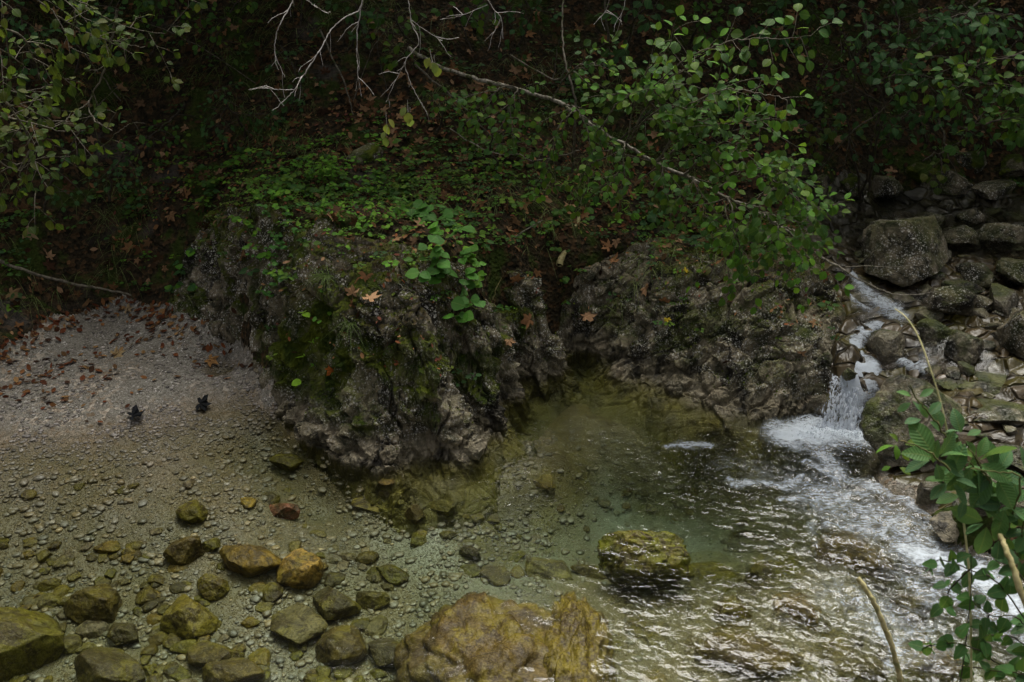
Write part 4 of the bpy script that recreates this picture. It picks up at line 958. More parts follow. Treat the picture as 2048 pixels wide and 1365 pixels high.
# ---- the hazel in the middle and its leaning trunk
trunk = ip((815, 95, 7.3), (880, 135, 7.1), (960, 160, 6.8), (1040, 180, 6.6), (1100, 198, 6.45), (1150, 225, 6.3), (1200, 262, 6.15), (1250, 290, 6.05), (1310, 325, 5.95), (1370, 352, 5.85), (1430, 385, 5.75), (1490, 412, 5.65), (1560, 452, 5.6), (1610, 490, 5.6), (1640, 514, 5.6))
hz = thing('leaning_hazel', 'leaning pale trunked hazel spreading dense green leaves over the right outcrop', 'tree')
W = Wood(); P = smooth(trunk, 6, .004, 3); W.tube(P, .014, .007, 8, .14)
W.build('trunk', M['palebark'], hz)
W = Wood(); L = Leaves(); r = np.random.default_rng(44)
CL = [ # centre pixel, distance, direction, count, spread
 ((1130, 205), (1185, 290), 6.1, 9), ((1050, 185), (1010, 245), 6.4, 7), ((1200, 262), (1290, 190), 5.9, 9), ((1250, 290), (1370, 215), 5.6, 12), ((1250, 290), (1240, 370), 5.9, 9),
 ((1310, 325), (1420, 240), 5.4, 13), ((1310, 325), (1330, 400), 5.7, 10), ((1370, 352), (1490, 290), 5.3, 13), ((1370, 352), (1400, 430), 5.6, 9), ((1430, 385), (1560, 340), 5.2, 12),
 ((1430, 385), (1480, 500), 5.4, 10), ((1490, 412), (1600, 400), 5.3, 10), ((1490, 412), (1560, 500), 5.3, 10), ((1560, 452), (1640, 440), 5.4, 7), ((1560, 452), (1620, 540), 5.4, 7), ((1560, 452), (1500, 560), 5.4, 7),
 ((1150, 225), (1090, 330), 6.2, 7), ((1200, 262), (1170, 390), 6.1, 7), ((1100, 198), (1200, 130), 6.1, 6), ((1040, 180), (960, 230), 6.5, 5), ((1250, 290), (1300, 130), 5.6, 10), ((1310, 325), (1450, 170), 5.3, 12), ((1250, 290), (1390, 120), 5.3, 12), ((1310, 325), (1540, 240), 5.2, 9), ((1370, 352), (1440, 330), 5.4, 9)]
for (a, b_, y1, n) in CL:
    i = int(np.argmin([np.hypot(project(q)[0] - a[0], project(q)[1] - a[1]) for q in P])); p0 = P[i]; p1 = at_y(*b_, y1)
    mid = (p0 + p1) / 2 + np.array([0, -.05, .10]); Q = smooth([p0, mid, p1], 6, .006, i); W.tube(Q, .0065, .0025, 5)
    for k in range(int(n * 1.0) + 3):
        t = r.uniform(.3, 1.0); q = Q[int(t * (len(Q) - 1))]; d = (p1 - p0) * .8 / np.linalg.norm(p1 - p0) + r.normal(0, .55, 3) * np.array([1, .5, .7])
        spray(W, L, q, d, r.uniform(.12, .30), .002, r, GREEN if r.random() < .85 else BRIGHT, .050, .044, 0, droop=.25, face=.65)
top = [ip((1290, 190, 5.5), (1370, 120, 5.2), (1440, 90, 5.0), (1500, 78, 4.9), (1560, 78, 4.85), (1618, 72, 4.8)), ip((1290, 150, 5.4), (1340, 90, 5.1), (1350, 62, 5.0)), ip((1370, 215, 5.4), (1450, 180, 5.1), (1530, 190, 5.0), (1575, 200, 4.95)),
       ip((1500, 330, 5.3), (1540, 345, 5.2), (1580, 350, 5.1), (1555, 365, 5.1)), ip((1480, 410, 5.5), (1540, 430, 5.3), (1600, 445, 5.2), (1625, 430, 5.2)), ip((1450, 400, 5.5), (1455, 440, 5.4), (1480, 490, 5.35), (1500, 525, 5.3))]
for q in top:
    Q = smooth(q, 7, .003, 2); W.tube(Q, .004, .0016, 5)
    for i in range(3, len(Q), 2):
        sv = norm(np.cross(Q[i] - Q[i - 1], TOCAM)) * (1 if i % 4 == 1 else -1)
        spray(W, L, Q[i], (Q[i] - Q[i - 1]) * 20 + sv * .8, r.uniform(.06, .16), .0015, r, BRIGHT if r.random() < .35 else GREEN, .056, .045, 0, droop=.2, face=.9)
# low hanging sprays over the waterfall side
for (a, y) in (((1410, 570), 5.4), ((1450, 575), 5.4), ((1510, 600), 5.35), ((1560, 570), 5.35), ((1620, 600), 5.35), ((1480, 540), 5.4), ((1540, 545), 5.35)):
    p = at_y(a[0], a[1], y); spray(W, L, p + np.array([.02, .06, .10]), (r.normal(0, .4), -.1, -.8), .16, .0018, r, BRIGHT, .05, .05, 0)
W.build('branch', M['bark'], hz); L.build('foliage', 'hazel', M['leaf'], hz)
# the bare end of the trunk reaching out over the chute
W = Wood(); W.tube(smooth(ip((1640, 514, 5.6), (1680, 535, 5.55), (1700, 550, 5.5), (1740, 570, 5.45), (1785, 588, 5.4), (1830, 590, 5.35), (1880, 583, 5.3)), 8, .002), .008, .0025, 6, .1)
W.tube(smooth(ip((1690, 535, 5.55), (1730, 532, 5.5), (1790, 535, 5.5), (1850, 530, 5.45)), 6, .002), .003, .0012, 5)
W.tube(smooth(ip((1715, 530, 5.55), (1745, 505, 5.5), (1755, 500, 5.5)), 5, .001), .002, .001, 4)
W.tube(smooth(ip((1745, 572, 5.45), (1775, 595, 5.4), (1800, 605, 5.4)), 5, .001), .002, .001, 4)
W.build('bare_branch', M['palebark'], hz)
# ---- shrubs of the far right bank
RB = 'shrubs on the far right bank'
def shrub(name, label, group, stems, seed, cols, lsize, n, tpl='hazel', bark='darkbark', sub=.22, spread=1.0):
    r = np.random.default_rng(seed); L = Leaves(); o = thing(name, label, 'shrub', group=group)
    for pts in stems:
        W = Wood(); P = smooth(pts, 7, .008, seed); W.tube(P, .011, .004, 5, .1)
        for k in range(n):
            i = r.integers(int(len(P) * .25), len(P)); q = P[i]
            spray(W, L, q, r.normal(0, 1, 3) * np.array([1, .6, .6]) * spread + np.array([0, -.45, .1]), sub * r.uniform(.6, 1.5), .003, r, cols, lsize, .065, 1 if r.random() < .4 else 0, droop=.35)
        W.build('branch', M[bark], o)
    L.build('foliage', tpl, M['leaf'], o); return o
shrub('hazel_shrub', 'dark shrub with two crooked stems rooted beside the mossy boulder row', RB, [ip((1720, 400, 7.3), (1740, 300, 7.0), (1760, 230, 6.9), (1790, 180, 6.8), (1850, 150, 6.6)), ip((1722, 400, 7.3), (1700, 280, 7.1), (1712, 140, 7.0), (1735, 30, 6.9))], 61, GRBLUE, .062, 11)
shrub('hazel_shrub', 'leafy grey green shrub spilling over the upper pool at the right edge', RB, [ip((2150, 330, 7.0), (2080, 220, 6.6), (1990, 170, 6.3), (1900, 170, 6.1)), ip((2150, 300, 7.0), (2060, 250, 6.6), (1980, 245, 6.3), (1920, 255, 6.2)), ip((2120, 100, 6.6), (2040, 110, 6.4), (1960, 130, 6.3), (1890, 130, 6.2))], 62, GREEN, .062, 17)
shrub('hazel_shrub', 'shrub at the top right corner with hanging blue green leaves', RB, [ip((2150, 120, 7.2), (2050, 40, 6.9), (1940, 30, 6.7), (1850, 40, 6.6)), ip((2000, -40, 7.0), (1900, 60, 6.8), (1850, 110, 6.7)), ip((1750, -60, 7.4), (1790, 20, 7.1), (1800, 90, 6.9))], 63, GRBLUE, .062, 15)
shrub('fine_leaved_shrub', 'fine leaved bush with tiny bright leaves below the top edge right of centre', RB, [ip((1760, 260, 7.6), (1720, 160, 7.3), (1680, 80, 7.1)), ip((1760, 200, 7.5), (1800, 110, 7.2), (1870, 60, 7.0))], 64, GREEN, .03, 22, 'small')
shrub('hazel_shrub', 'thin dark shrub low over the upper pool with a few round yellowish leaves', RB, [ip((1880, 240, 7.3), (1890, 300, 7.0), (1840, 320, 6.9)), ip((1660, 300, 7.5), (1640, 260, 7.2), (1590, 250, 7.0))], 65, OLIVE, .055, 5, 'round')
shrub('hazel_shrub', 'dim shrub of the back slope between the two vertical saplings', 'shrubs on the back slope', [ip((1250, 120, 8.1), (1270, 40, 7.8), (1330, -20, 7.6)), ip((1480, 130, 8.2), (1500, 50, 7.9), (1560, 0, 7.8))], 66, GRBLUE, .07, 9)
shrub('hazel_shrub', 'dim shrub at the top edge behind the bare white twigs', 'shrubs on the back slope', [ip((900, 60, 8.3), (930, 0, 8.1), (980, -60, 8.0)), ip((860, 110, 8.0), (800, 60, 7.8), (790, 10, 7.7))], 67, GREEN, .065, 8)
shrub('hazel_shrub', 'scattered dark green shoots on the slope above the left outcrop', 'shrubs on the back slope', [ip((500, 300, 7.6), (470, 230, 7.4), (430, 180, 7.3)), ip((560, 250, 7.8), (600, 170, 7.6), (560, 90, 7.6))], 68, GRBLUE, .045, 13, 'oval')
shrub('hazel_shrub', 'weak shoots with small leaves hanging into the hollow at the upper left', 'shrubs on the back slope', [ip((380, 200, 8.0), (330, 250, 7.6), (290, 280, 7.4)), ip((300, 120, 8.2), (330, 60, 8.0), (420, 20, 7.9))], 69, GREEN, .042, 9, 'oval')
SB = 'shrubs on the back slope'
for i, (lab, st_, c_, ls_, n_) in enumerate([
 ('tangled dark shrub at the top left behind the nearest hazel bough', [ip((150, 150, 7.4), (180, 60, 7.2), (250, -20, 7.1)), ip((100, 200, 7.3), (60, 110, 7.1), (40, 20, 7.0))], GRBLUE, .05, 13),
 ('dim green shrub at the top edge left of the bracket shaped twig', [ip((420, 120, 7.9), (450, 40, 7.6), (500, -30, 7.5)), ip((380, 90, 7.9), (360, 20, 7.7), (330, -30, 7.6))], GREEN, .05, 12),
 ('dark shrub at the top edge above the start of the leaning trunk', [ip((700, 100, 8.0), (720, 30, 7.7), (680, -30, 7.6)), ip((1040, 90, 8.0), (1060, 20, 7.8), (1010, -40, 7.7))], GRBLUE, .055, 11),
 ('dim shrub filling the slope between the hazel crown and the top edge', [ip((1380, 90, 8.1), (1400, 20, 7.8), (1350, -30, 7.7)), ip((1560, 110, 8.0), (1600, 30, 7.8), (1640, -30, 7.6))], GREEN, .055, 12),
 ('low dark shoots on the left slope above the long fallen stick', [ip((90, 420, 6.9), (110, 350, 6.7), (150, 300, 6.6)), ip((220, 400, 7.1), (230, 330, 6.9), (270, 300, 6.8))], GRBLUE, .04, 9),
 ('leafy shoots on the slope left of the leaning hazel trunk', [ip((880, 260, 7.3), (900, 200, 7.1), (950, 190, 7.0)), ip((1000, 330, 7.0), (980, 280, 6.8), (1040, 260, 6.7))], GREEN, .045, 9),
 ('dim shrub at the far right above the spotted boulders', [ip((2000, 300, 7.7), (1960, 240, 7.4), (1930, 180, 7.3)), ip((1850, 290, 7.6), (1830, 220, 7.4), (1800, 240, 7.2))], GRBLUE, .055, 12)]):
    shrub('hazel_shrub', lab, SB, st_, 120 + i, c_, ls_, n_)
rr = np.random.default_rng(31)
for i in range(26):
    u, v = rr.uniform(0, 1700), rr.uniform(-20, 300)
    a = hit(u, v, GROUND[:1])[0]; ln = rr.uniform(.3, 1.1); d = norm(np.array([rr.normal(0, .5), -.25, rr.uniform(.1, 1.0)]))
    W = Wood(); W.tube(smooth([a - d * .03, a + d * ln * .5 + rr.normal(0, .04, 3), a + d * ln + np.array([0, 0, -.08])], 7, .003, i), rr.uniform(.003, .008), .0015, 5, .1)
    tag(W.build('dead_twig', M['bark' if i % 2 else 'darkbark']), 'thin leafless twig standing on the dark back slope', 'twig', 'thin leafless twigs on the back slope')
# ---- saplings and bare stems on the slope
def stick(name, label, cat, paths, r0, r1, bark, group=None, kn=.1):
    W = Wood()
    for i, pts in enumerate(paths): W.tube(smooth(pts, 8, .003, i), r0 if i == 0 else r0 * .55, r1, 6, kn)
    o = W.build(name, M[bark]); return tag(o, label, cat, group)
SG = 'thin saplings on the slope'
stick('sapling', 'thin vertical mossy sapling right of centre, passing behind the leaning trunk', 'sapling', [ip((1145, 345, 6.9), (1148, 280, 6.7), (1150, 200, 6.6), (1132, 130, 6.7), (1125, 60, 6.9), (1130, -40, 7.1)), ip((1132, 130, 6.7), (1110, 160, 6.8), (1020, 110, 7.2))], .010, .005, 'bark', SG)
stick('sapling', 'dark sapling climbing from the far mossy boulders to the top edge', 'sapling', [ip((1736, 395, 7.2), (1750, 300, 7.1), (1768, 210, 7.0), (1745, 140, 7.0), (1720, -30, 7.2)), ip((1768, 210, 7.0), (1700, 170, 7.1))], .010, .004, 'darkbark', SG)
stick('sapling', 'slender crossing stem that forks low over the far mossy boulders', 'sapling', [ip((1640, 340, 7.3), (1700, 268, 6.9), (1760, 225, 6.8), (1790, 190, 6.7)), ip((1700, 268, 6.9), (1690, 330, 7.1)), ip((1700, 268, 6.9), (1722, 340, 7.1))], .007, .003, 'bark', SG)
stick('sapling', 'short mossy sapling at the top between the bare white twigs and the hazel', 'sapling', [ip((1220, 120, 8.2), (1215, 60, 7.9), (1205, -40, 7.8))], .013, .008, 'bark', SG)
stick('sapling', 'thin slanting stem running from the top of the leaning trunk to the litter', 'sapling', [ip((830, 130, 7.3), (900, 190, 7.2), (950, 240, 7.15), (1000, 290, 7.15))], .009, .004, 'bark', SG)
stick('sapling', 'slanting stem left of the bare white twigs on the dark slope', 'sapling', [ip((640, 60, 7.8), (690, 170, 7.5), (705, 230, 7.4))], .007, .004, 'bark', SG)
stick('vine', 'thin pale creeping stem curving across the slope above the herbs', 'vine', [ip((900, 258, 6.95), (960, 295, 6.85), (1000, 310, 6.8), (1040, 310, 6.75), (1065, 322, 6.7), (1130, 310, 6.6), (1160, 300, 6.6))], .004, .002, 'palebark')
stick('vine', 'long thin hanging stem under the hazel leaves at the right of the slope', 'vine', [ip((1890, 290, 6.9), (1910, 340, 6.8), (1950, 385, 6.8))], .003, .002, 'darkbark')
# ---- bare white twigs hanging in from above
TW = 'bare white twigs hanging in from the top edge'
def twigs(label, paths, seed):
    r = np.random.default_rng(seed); W = Wood()
    for i, (pts, rr_) in enumerate(paths):
        rr_ *= .45; P = smooth(pts, 8, .0011, seed + i); W.tube(P, rr_, max(rr_ * .35, .001), 6, .05)
        for k in range(int(2 + len(P) * .10)):
            j = r.integers(3, len(P)); d = norm(P[j] - P[j - 1]); q = [P[j]]; d = norm(d + r.normal(0, .6, 3)); ln = r.uniform(.03, .12)
            for m in range(4): d = norm(d + r.normal(0, .2, 3) + np.array([0, 0, -.1])); q.append(q[-1] + d * ln / 4)
            W.tube(q, .0010, .0006, 4)
    return tag(W.build('bare_twig', M['twig']), label, 'twig', TW)
twigs('long white twig curving left and down to a forked tip, lowest of the bare ones', [(ip((725, -40, 3.9), (722, 15, 3.9), (690, 35, 3.88), (662, 60, 3.85), (640, 100, 3.8), (610, 145, 3.75), (590, 178, 3.7), (570, 200, 3.7), (545, 222, 3.7)), .0055), (ip((590, 180, 3.7), (560, 180, 3.68), (540, 178, 3.68)), .002)], 1)
twigs('straight white twig hanging down beside the longest curved one', [(ip((730, -40, 3.95), (722, 20, 3.95), (715, 60, 3.95), (714, 110, 3.93), (716, 140, 3.9), (711, 182, 3.9)), .005)], 2)
twigs('white bowed twig furthest left, bending like a bracket', [(ip((590, -30, 4.0), (582, 10, 4.0), (560, 50, 3.95), (550, 85, 3.95), (552, 115, 3.95), (570, 155, 3.95)), .005), (ip((570, -30, 4.0), (620, 5, 4.0), (650, 25, 4.0)), .002)], 3)
twigs('grey twig right of the straight one, ending near a yellow green leaf cluster', [(ip((812, -40, 4.1), (818, 10, 4.1), (824, 50, 4.1), (838, 85, 4.1), (812, 120, 4.1), (813, 145, 4.1), (830, 185, 4.1), (848, 215, 4.1)), .0042), (ip((822, 40, 4.1), (850, 60, 4.1), (885, 82, 4.1)), .002), (ip((812, 120, 4.1), (790, 165, 4.1), (772, 205, 4.1)), .002)], 4)
twigs('white twig with a small fork right of the centre group', [(ip((955, -40, 4.2), (985, 15, 4.2), (1002, 35, 4.2), (1006, 78, 4.2)), .004), (ip((1002, 35, 4.2), (985, 72, 4.2)), .002), (ip((975, 10, 4.2), (920, 32, 4.2), (880, 40, 4.2)), .002)], 5)
twigs('short white twig pair at the top edge above the green hazel', [(ip((1220, -40, 4.3), (1215, 15, 4.3), (1187, 50, 4.3)), .003), (ip((1255, -40, 4.3), (1248, 15, 4.3), (1233, 45, 4.3)), .003)], 6)
L = Leaves(); r = np.random.default_rng(9); o = thing('leaf_cluster', 'few pale yellow green leaves clinging to the tips of the grey twig', 'leaves')
for p in ((772, 225), (775, 250), (815, 200), (820, 215), (860, 100), (868, 110)):
    W = Wood(); spray(W, L, at_y(p[0], p[1], 4.1), (0, 0, -1), .05, .001, r, [(.16, .2, .05), (.2, .2, .04)], .045, .03, 0); W.build('stem', M['twig'], o)
L.build('foliage', 'hazel', M['leaf'], o)
# ---- dead wood
stick('dead_stick', 'long fallen stick lying aslant at the left above the gravel beach', 'stick', [ip((-20, 515, 6.45), (60, 545, 6.5), (130, 565, 6.55), (200, 578, 6.6), (262, 590, 6.65))], .014, .007, 'bark')
def splinter():
    a, b_ = hit(1118, 535)[0], hit(1158, 440)[0]; P = smooth([a + [0, -.02, .02], (a + b_) / 2 + [0, -.02, .03], b_ + [0, 0, .03]], 6, .004, 1)
    W = Wood(); W.tube(P, .022, .012, 6, .25); o = W.build('dead_branch', M['straw']); tag(o, 'split tan piece of dead branch leaning in the gully between the outcrops', 'branch')
splinter()
stick('dead_stick', 'thin pale stick poking up beside the bright leafed herb', 'stick', [np.array([hit(985, 600)[0] + [0, 0, .0], at_y(1002, 555, hit(985, 600)[0][1] - .02)])], .004, .002, 'straw')
stick('dead_stick', 'thin pale stick leaning left of the split dead branch', 'stick', [np.array([hit(1020, 480)[0], at_y(1085, 440, hit(1020, 480)[0][1] - .05)])], .005, .003, 'palebark')
# ------------------------------------------------------------------ ground cover, litter, herbs
GROUND = [o for o in sc.objects if o.name.split('.')[0] in ('hillside', 'gravel_beach', 'stream_bed', 'rock_outcrop', 'boulder', 'tributary_bed')]
LAND = [o for o in GROUND if o.name.split('.')[0] in ('hillside', 'rock_outcrop', 'gravel_beach')]
ROCKY = [o for o in GROUND if o.name.startswith('rock_outcrop')]
def scatter(n, x0, x1, y0, y1, seed, objs=LAND):
    r = np.random.default_rng(seed)
    for k in range(n):
        x, y = r.uniform(x0, x1), r.uniform(y0, y1); g = drop(x, y, objs)
        if g is not None: yield r, g[0], g[1], g[2]
def dirn(nrm, r):
    t = np.cross(nrm, r.normal(size=3)); return norm(t)
cover = Leaves(); tiny = Leaves(); n1 = Leaves()
pts = [(r, p, n, o) for (r, p, n, o) in scatter(17000, -4.5, 4.6, 5.2, 9.6, 101)]
PP = np.array([q[1] for q in pts]); dens = fbm(PP * 1.5, 3, 301) + .5 * fbm(PP * 5, 2, 305)
bed = sdist(PP[:, 0], PP[:, 1], BEACH)
for (r, p, n, o), d, sb in zip(pts, dens, bed):
    if p[2] < .25 or sb > -.05: continue
    isrock = o.name.startswith('rock'); steep = n[2] < .6
    u, v = project(p); m = math.exp(-((u - 720) / 330) ** 2 - ((v - 400) / 110) ** 2)      # the herb covered crown of the left outcrop
    pr = .13 + .52 * m + 1.8 * d - (.35 if isrock and p[2] < .6 else 0) - (.25 if steep else 0) - (.15 if v < 200 else 0)
    if r.random() > pr: continue
    col = pick(BRIGHT if r.random() < .10 + .6 * m * (d > -.1) else GREEN + GRBLUE, r)
    big_ = r.random() < .25 and m < .5; h = r.uniform(.01, .06) * (2 if big_ else 1); k = r.integers(3, 6); a0 = r.uniform(0, 6.28); s = r.uniform(.016, .034) * (1.7 if big_ else 1)
    for j in range(k):
        a = a0 + j * 6.28 / k; dd = np.array([math.cos(a), math.sin(a), .1])
        tiny.add(p + n * h + dd * s * .3, dd, np.array([0, -.35, 1]) + r.normal(0, .3, 3), s, col * r.uniform(.85, 1.15))
tag(tiny.build('ground_cover', 'oval', M['leaf']), kind='stuff')
litter = Leaves(); LB = [(.10, .055, .026), (.055, .030, .016), (.075, .040, .02), (.26, .15, .075), (.05, .024, .014), (.19, .095, .042), (.30, .18, .10)]
lit = {'maple': Leaves(), 'maple2': Leaves(), 'beech': Leaves()}
for r, p, n, o in scatter(7600, -4.5, 4.4, 5.2, 9.6, 102):
    if sdist(np.array([p[0]]), np.array([p[1]]), BEACH)[0] > -.02: continue
    if p[2] < .22 or (n[2] < .45 and r.random() < .8): continue
    if o.name.startswith('rock') and r.random() < (.65 if p[2] < .65 else .2): continue
    if p[0] > 2 and p[1] < 7.8: continue
    u, v = project(p); g = .9 if (600 < u < 1150 and 130 < v < 300) else .45
    if r.random() > g: continue
    kk = r.choice(['maple', 'maple2', 'beech'], p=[.24, .24, .52]); s = r.uniform(.07, .13) if kk != 'beech' else r.uniform(.035, .065)
    lit[kk].add(p + n * r.uniform(.004, .022), dirn(n, r), n + r.normal(0, .32, 3), s, pick(LB, r) * (1 if r.random() < .8 else .5))
for k, q in lit.items(): tag(q.build('leaf_litter', k, M['dead']), kind='stuff')
# small red brown leaves on the gravel
bl = Leaves(); RBN = [(.11, .034, .016), (.15, .05, .02), (.07, .026, .014), (.20, .09, .035), (.12, .065, .03), (.05, .025, .016), (.24, .14, .06)]
band = np.array([onground(u, v)[:2] for u, v in ((0, 780), (150, 730), (260, 690), (330, 640), (400, 665), (470, 705))])
band2 = np.array([onground(u, v)[:2] for u, v in ((0, 712), (110, 640), (230, 600), (330, 625))])
cl = [onground(u, v)[:2] for u, v in ((60, 800), (190, 790), (210, 740), (400, 720), (270, 830), (140, 800), (320, 700), (90, 760))]
for r, p, n, o in scatter(6500, -4.2, -1.2, 5.0, 7.0, 103):
    sb = sdist(np.array([p[0]]), np.array([p[1]]), BEACH)[0]
    if sb < -.03 or p[2] < .02: continue
    q = np.array([p[0]]), np.array([p[1]])
    pr = .035 + .42 * seg_d(*q, band, .10)[0] + .8 * seg_d(*q, band2, .10)[0] + max(math.exp(-((p[0] - c[0]) ** 2 + (p[1] - c[1]) ** 2) / .008) for c in cl) * .35
    pr *= 1.0 if p[2] > .06 else .5
    if r.random() > pr: continue
    bl.add(p + n * r.uniform(.003, .012), dirn(n, r), n + r.normal(0, .35, 3), r.uniform(.028, .062), pick(RBN, r))
tag(bl.build('beach_leaf_litter', 'beech', M['dead']), kind='stuff')
# maple leaves one can point at
def single(u, v, size, col, label, group, tpl='maple', objs=None, name='maple_leaf', seed=0, lift=.012, tilt=.2):
    r = np.random.default_rng(int(u * 3 + v)); p, n = hit(u, v, objs or LAND); L = Leaves(); d = dirn(n, r)
    nn = norm(n + TOCAM * .35 + r.normal(0, tilt, 3)); L.add(p + n * lift - d * size * .5, d, nn, size * 1.15, np.array(col))
    return tag(L.build(name, tpl, M['dead']), label, 'leaf', group)
TAN = (.44, .26, .14); BRN = (.28, .14, .065); ORG = (.42, .13, .03); YEL = (.45, .34, .03)
FL = 'fallen maple leaves'
for (u, v, s, c, lab) in [
 (1172, 635, .13, TAN, 'large five lobed tan maple leaf above the narrow tip of the pool'),
 (1058, 640, .10, BRN, 'brown maple leaf on the right flank of the left outcrop'),
 (1018, 683, .07, TAN, 'small tan leaf low on the rock just above the pool corner'),
 (1293, 578, .11, TAN, 'tan maple leaf on the upper edge of the right outcrop'),
 (1330, 600, .08, BRN, 'curled brown maple leaf right of the tan one on the right outcrop'),
 (1032, 558, .10, BRN, 'brown maple leaf beside the thin pale stick'),
 (735, 555, .12, BRN, 'brown folded maple leaf on the moss of the left outcrop, uppermost of three'),
 (742, 600, .11, TAN, 'bright tan maple leaf on the moss of the left outcrop, lowest of three'),
 (705, 585, .09, TAN, 'tan curled maple leaf on the moss of the left outcrop, leftmost of three'),
 (875, 493, .10, BRN, 'reddish maple leaf above the glossy broad leafed herb'),
 (1025, 478, .10, BRN, 'maple leaf lying at the head of the gully between the outcrops'),
 (1215, 495, .10, BRN, 'maple leaf under the hazel beside the yellow leaf'),
 (1225, 525, .12, BRN, 'large crumpled maple leaf beneath the hazel right of the gully'),
 (665, 738, .08, ORG, 'orange leaf low on the mossy left face of the left outcrop'),
 (1045, 410, .10, BRN, 'dim maple leaf on the slope left of the dead branch'),
 (955, 410, .11, BRN, 'large dim maple leaf among the herbs behind the bright clump'),
 (1138, 415, .10, TAN, 'pale maple leaf standing above the split dead branch'),
 (1265, 395, .09, BRN, 'brown leaf under the hazel trunk where it crosses the slope'),
 (1400, 465, .09, BRN, 'brown leaf beneath the right half of the hazel'),
 (420, 722, .10, (.30, .16, .06), 'tan maple leaf on the gravel within a patch of red brown leaves'),
 (232, 712, .10, (.28, .20, .10), 'pale tan maple leaf flat on the gravel near the left bank'),
 (255, 622, .09, (.30, .22, .12), 'pale leaf at the top of the gravel near the end of the long stick'),
 (55, 468, .13, (.30, .22, .12), 'pale maple leaf on the dark left bank above the long stick'),
 (22, 590, .11, (.22, .14, .07), 'dull maple leaf on the dark left bank below the long stick'),
 (1590, 262, .10, TAN, 'tan dead leaf caught right of the hazel crown'),
 (1370, 545, .05, YEL, 'yellow leaf on the rock below the hazel'),
 (1335, 640, .05, YEL, 'small bright yellow leaf on the dark face of the right outcrop')]:
    single(u, v, s, c, lab, FL, tpl='maple3' if s < .1 else 'maple2' if (u + v) % 2 else 'maple')
for (u, v, s, lab) in ((268, 838, .13, 'black wet maple leaf at the water edge, left of the other black one'), (402, 815, .12, 'black wet maple leaf standing up on the gravel nearer the outcrop')):
    single(u, v, s, (.012, .013, .016), lab, 'black wet leaves on the beach', 'maple3', lift=.03, tilt=.5)
# ---- herbs
def herb(name, label, u, v, seed, cols, n, spread, lsize, height, tpl='oval', group='herbs on the outcrops', nleaf=5, cat='plant'):
    r = np.random.default_rng(seed); g, nn = hit(u, v, LAND); W = Wood(); L = Leaves(); WS = []
    for k in range(n):
        o2 = r.normal(0, spread * .4, 2); q = drop(g[0] + o2[0], g[1] + o2[1], LAND); b0 = q[0] if q is not None and abs(q[0][2] - g[2]) < .4 else g
        tip = b0 + np.array([r.normal(0, spread * .3), r.normal(-spread * .2, spread * .3), height * r.uniform(.5, 1.2)])
        mid = (b0 + tip) / 2 + np.array([0, 0, height * .15]); P = smooth([b0, mid, tip], 4); (Wood() if False else W).tube(P, .0016, .001, 4); WS.append(P)
        for j in range(nleaf):
            i = int((.35 + .65 * (j + 1) / nleaf) * (len(P) - 1)); a = r.uniform(0, 6.28); dd = np.array([math.cos(a), math.sin(a) * .8, -.05])
            L.add(P[i], dd, np.array([0, -.45, 1]) + r.normal(0, .28, 3), lsize * r.uniform(.6, 1.15), pick(cols, r))
    o = thing(name, label, cat, group=group); 
    if n > 14: W.build('stem', M['greenstem'], o)
    else:
        for P in WS: w1 = Wood(); w1.tube(P, .0016, .001, 4); w1.build('stem', M['greenstem'], o)
    L.build('foliage', tpl, M['leaf'], o); return o
HG = 'herbs on the outcrops'
herb('herb', 'bright small leaved herb clump at the crest of the left outcrop, tallest of the herbs', 650, 370, 1, BRIGHT, 40, .24, .032, .18, 'oval', HG, 8)
herb('herb', 'soft green herb hanging over the left shoulder of the left outcrop', 560, 500, 2, [(.06, .19, .04), (.08, .23, .045)], 36, .20, .034, .09, 'small', HG, 7)
herb('herb', 'bluish green leafy clump left of the bright one on the crest', 590, 385, 3, GREEN, 22, .26, .05, .10, 'round', HG, 4)
herb('herb', 'cluster of large heart shaped leaves right of the crest clumps', 862, 445, 4, [(.05, .15, .025), (.06, .18, .03)], 18, .20, .068, .10, 'round', HG, 3)
herb('herb', 'glossy broad leafed herb right above the dark rounded rock shoulder', 905, 530, 5, [(.07, .22, .025), (.06, .18, .03), (.09, .25, .03)], 22, .19, .078, .12, 'round', HG, 3)
herb('herb', 'smaller bright herb below the glossy broad leafed one', 955, 592, 6, BRIGHT, 11, .13, .055, .05, 'round', HG, 3)
herb('herb', 'lime green pair of leaves low on the mossy left face', 615, 692, 7, [(.26, .50, .03)], 4, .08, .065, .05, 'round', HG, 2)
herb('herb', 'little glossy sprout on the mossy left face above the lime green leaves', 640, 640, 8, BRIGHT, 5, .06, .035, .04, 'round', HG, 2)
herb('herb', 'dense mid green herb mat between the crest clumps and the large leaves', 770, 400, 9, GREEN + BRIGHT, 34, .42, .03, .08, 'oval', HG, 6)
herb('herb', 'dark herb patch behind the crest on the slope', 840, 340, 10, GREEN, 34, .5, .035, .09, 'oval', HG, 6)
herb('herb', 'low clump with dark rounded leaves at the head of the gully', 1100, 470, 11, GREEN, 12, .22, .045, .08, 'round', HG, 4)
herb('herb', 'pair of dark heart shaped leaves under the hazel on the right outcrop', 1290, 455, 12, GRBLUE, 5, .12, .07, .07, 'round', HG, 2)
herb('herb', 'dark leafy sprout at the foot of the gravel bank corner', 360, 570, 13, GRBLUE + BRIGHT, 6, .14, .065, .08, 'round', HG, 3)
herb('herb', 'two round green leaves on the dark slope left of the outcrop', 275, 415, 14, [(.06, .14, .02)], 3, .10, .07, .05, 'round', HG, 2)
herb('herb', 'small herb in the gully above the narrow tip of the pool', 1150, 570, 15, GREEN, 7, .14, .04, .05, 'round', HG, 3)
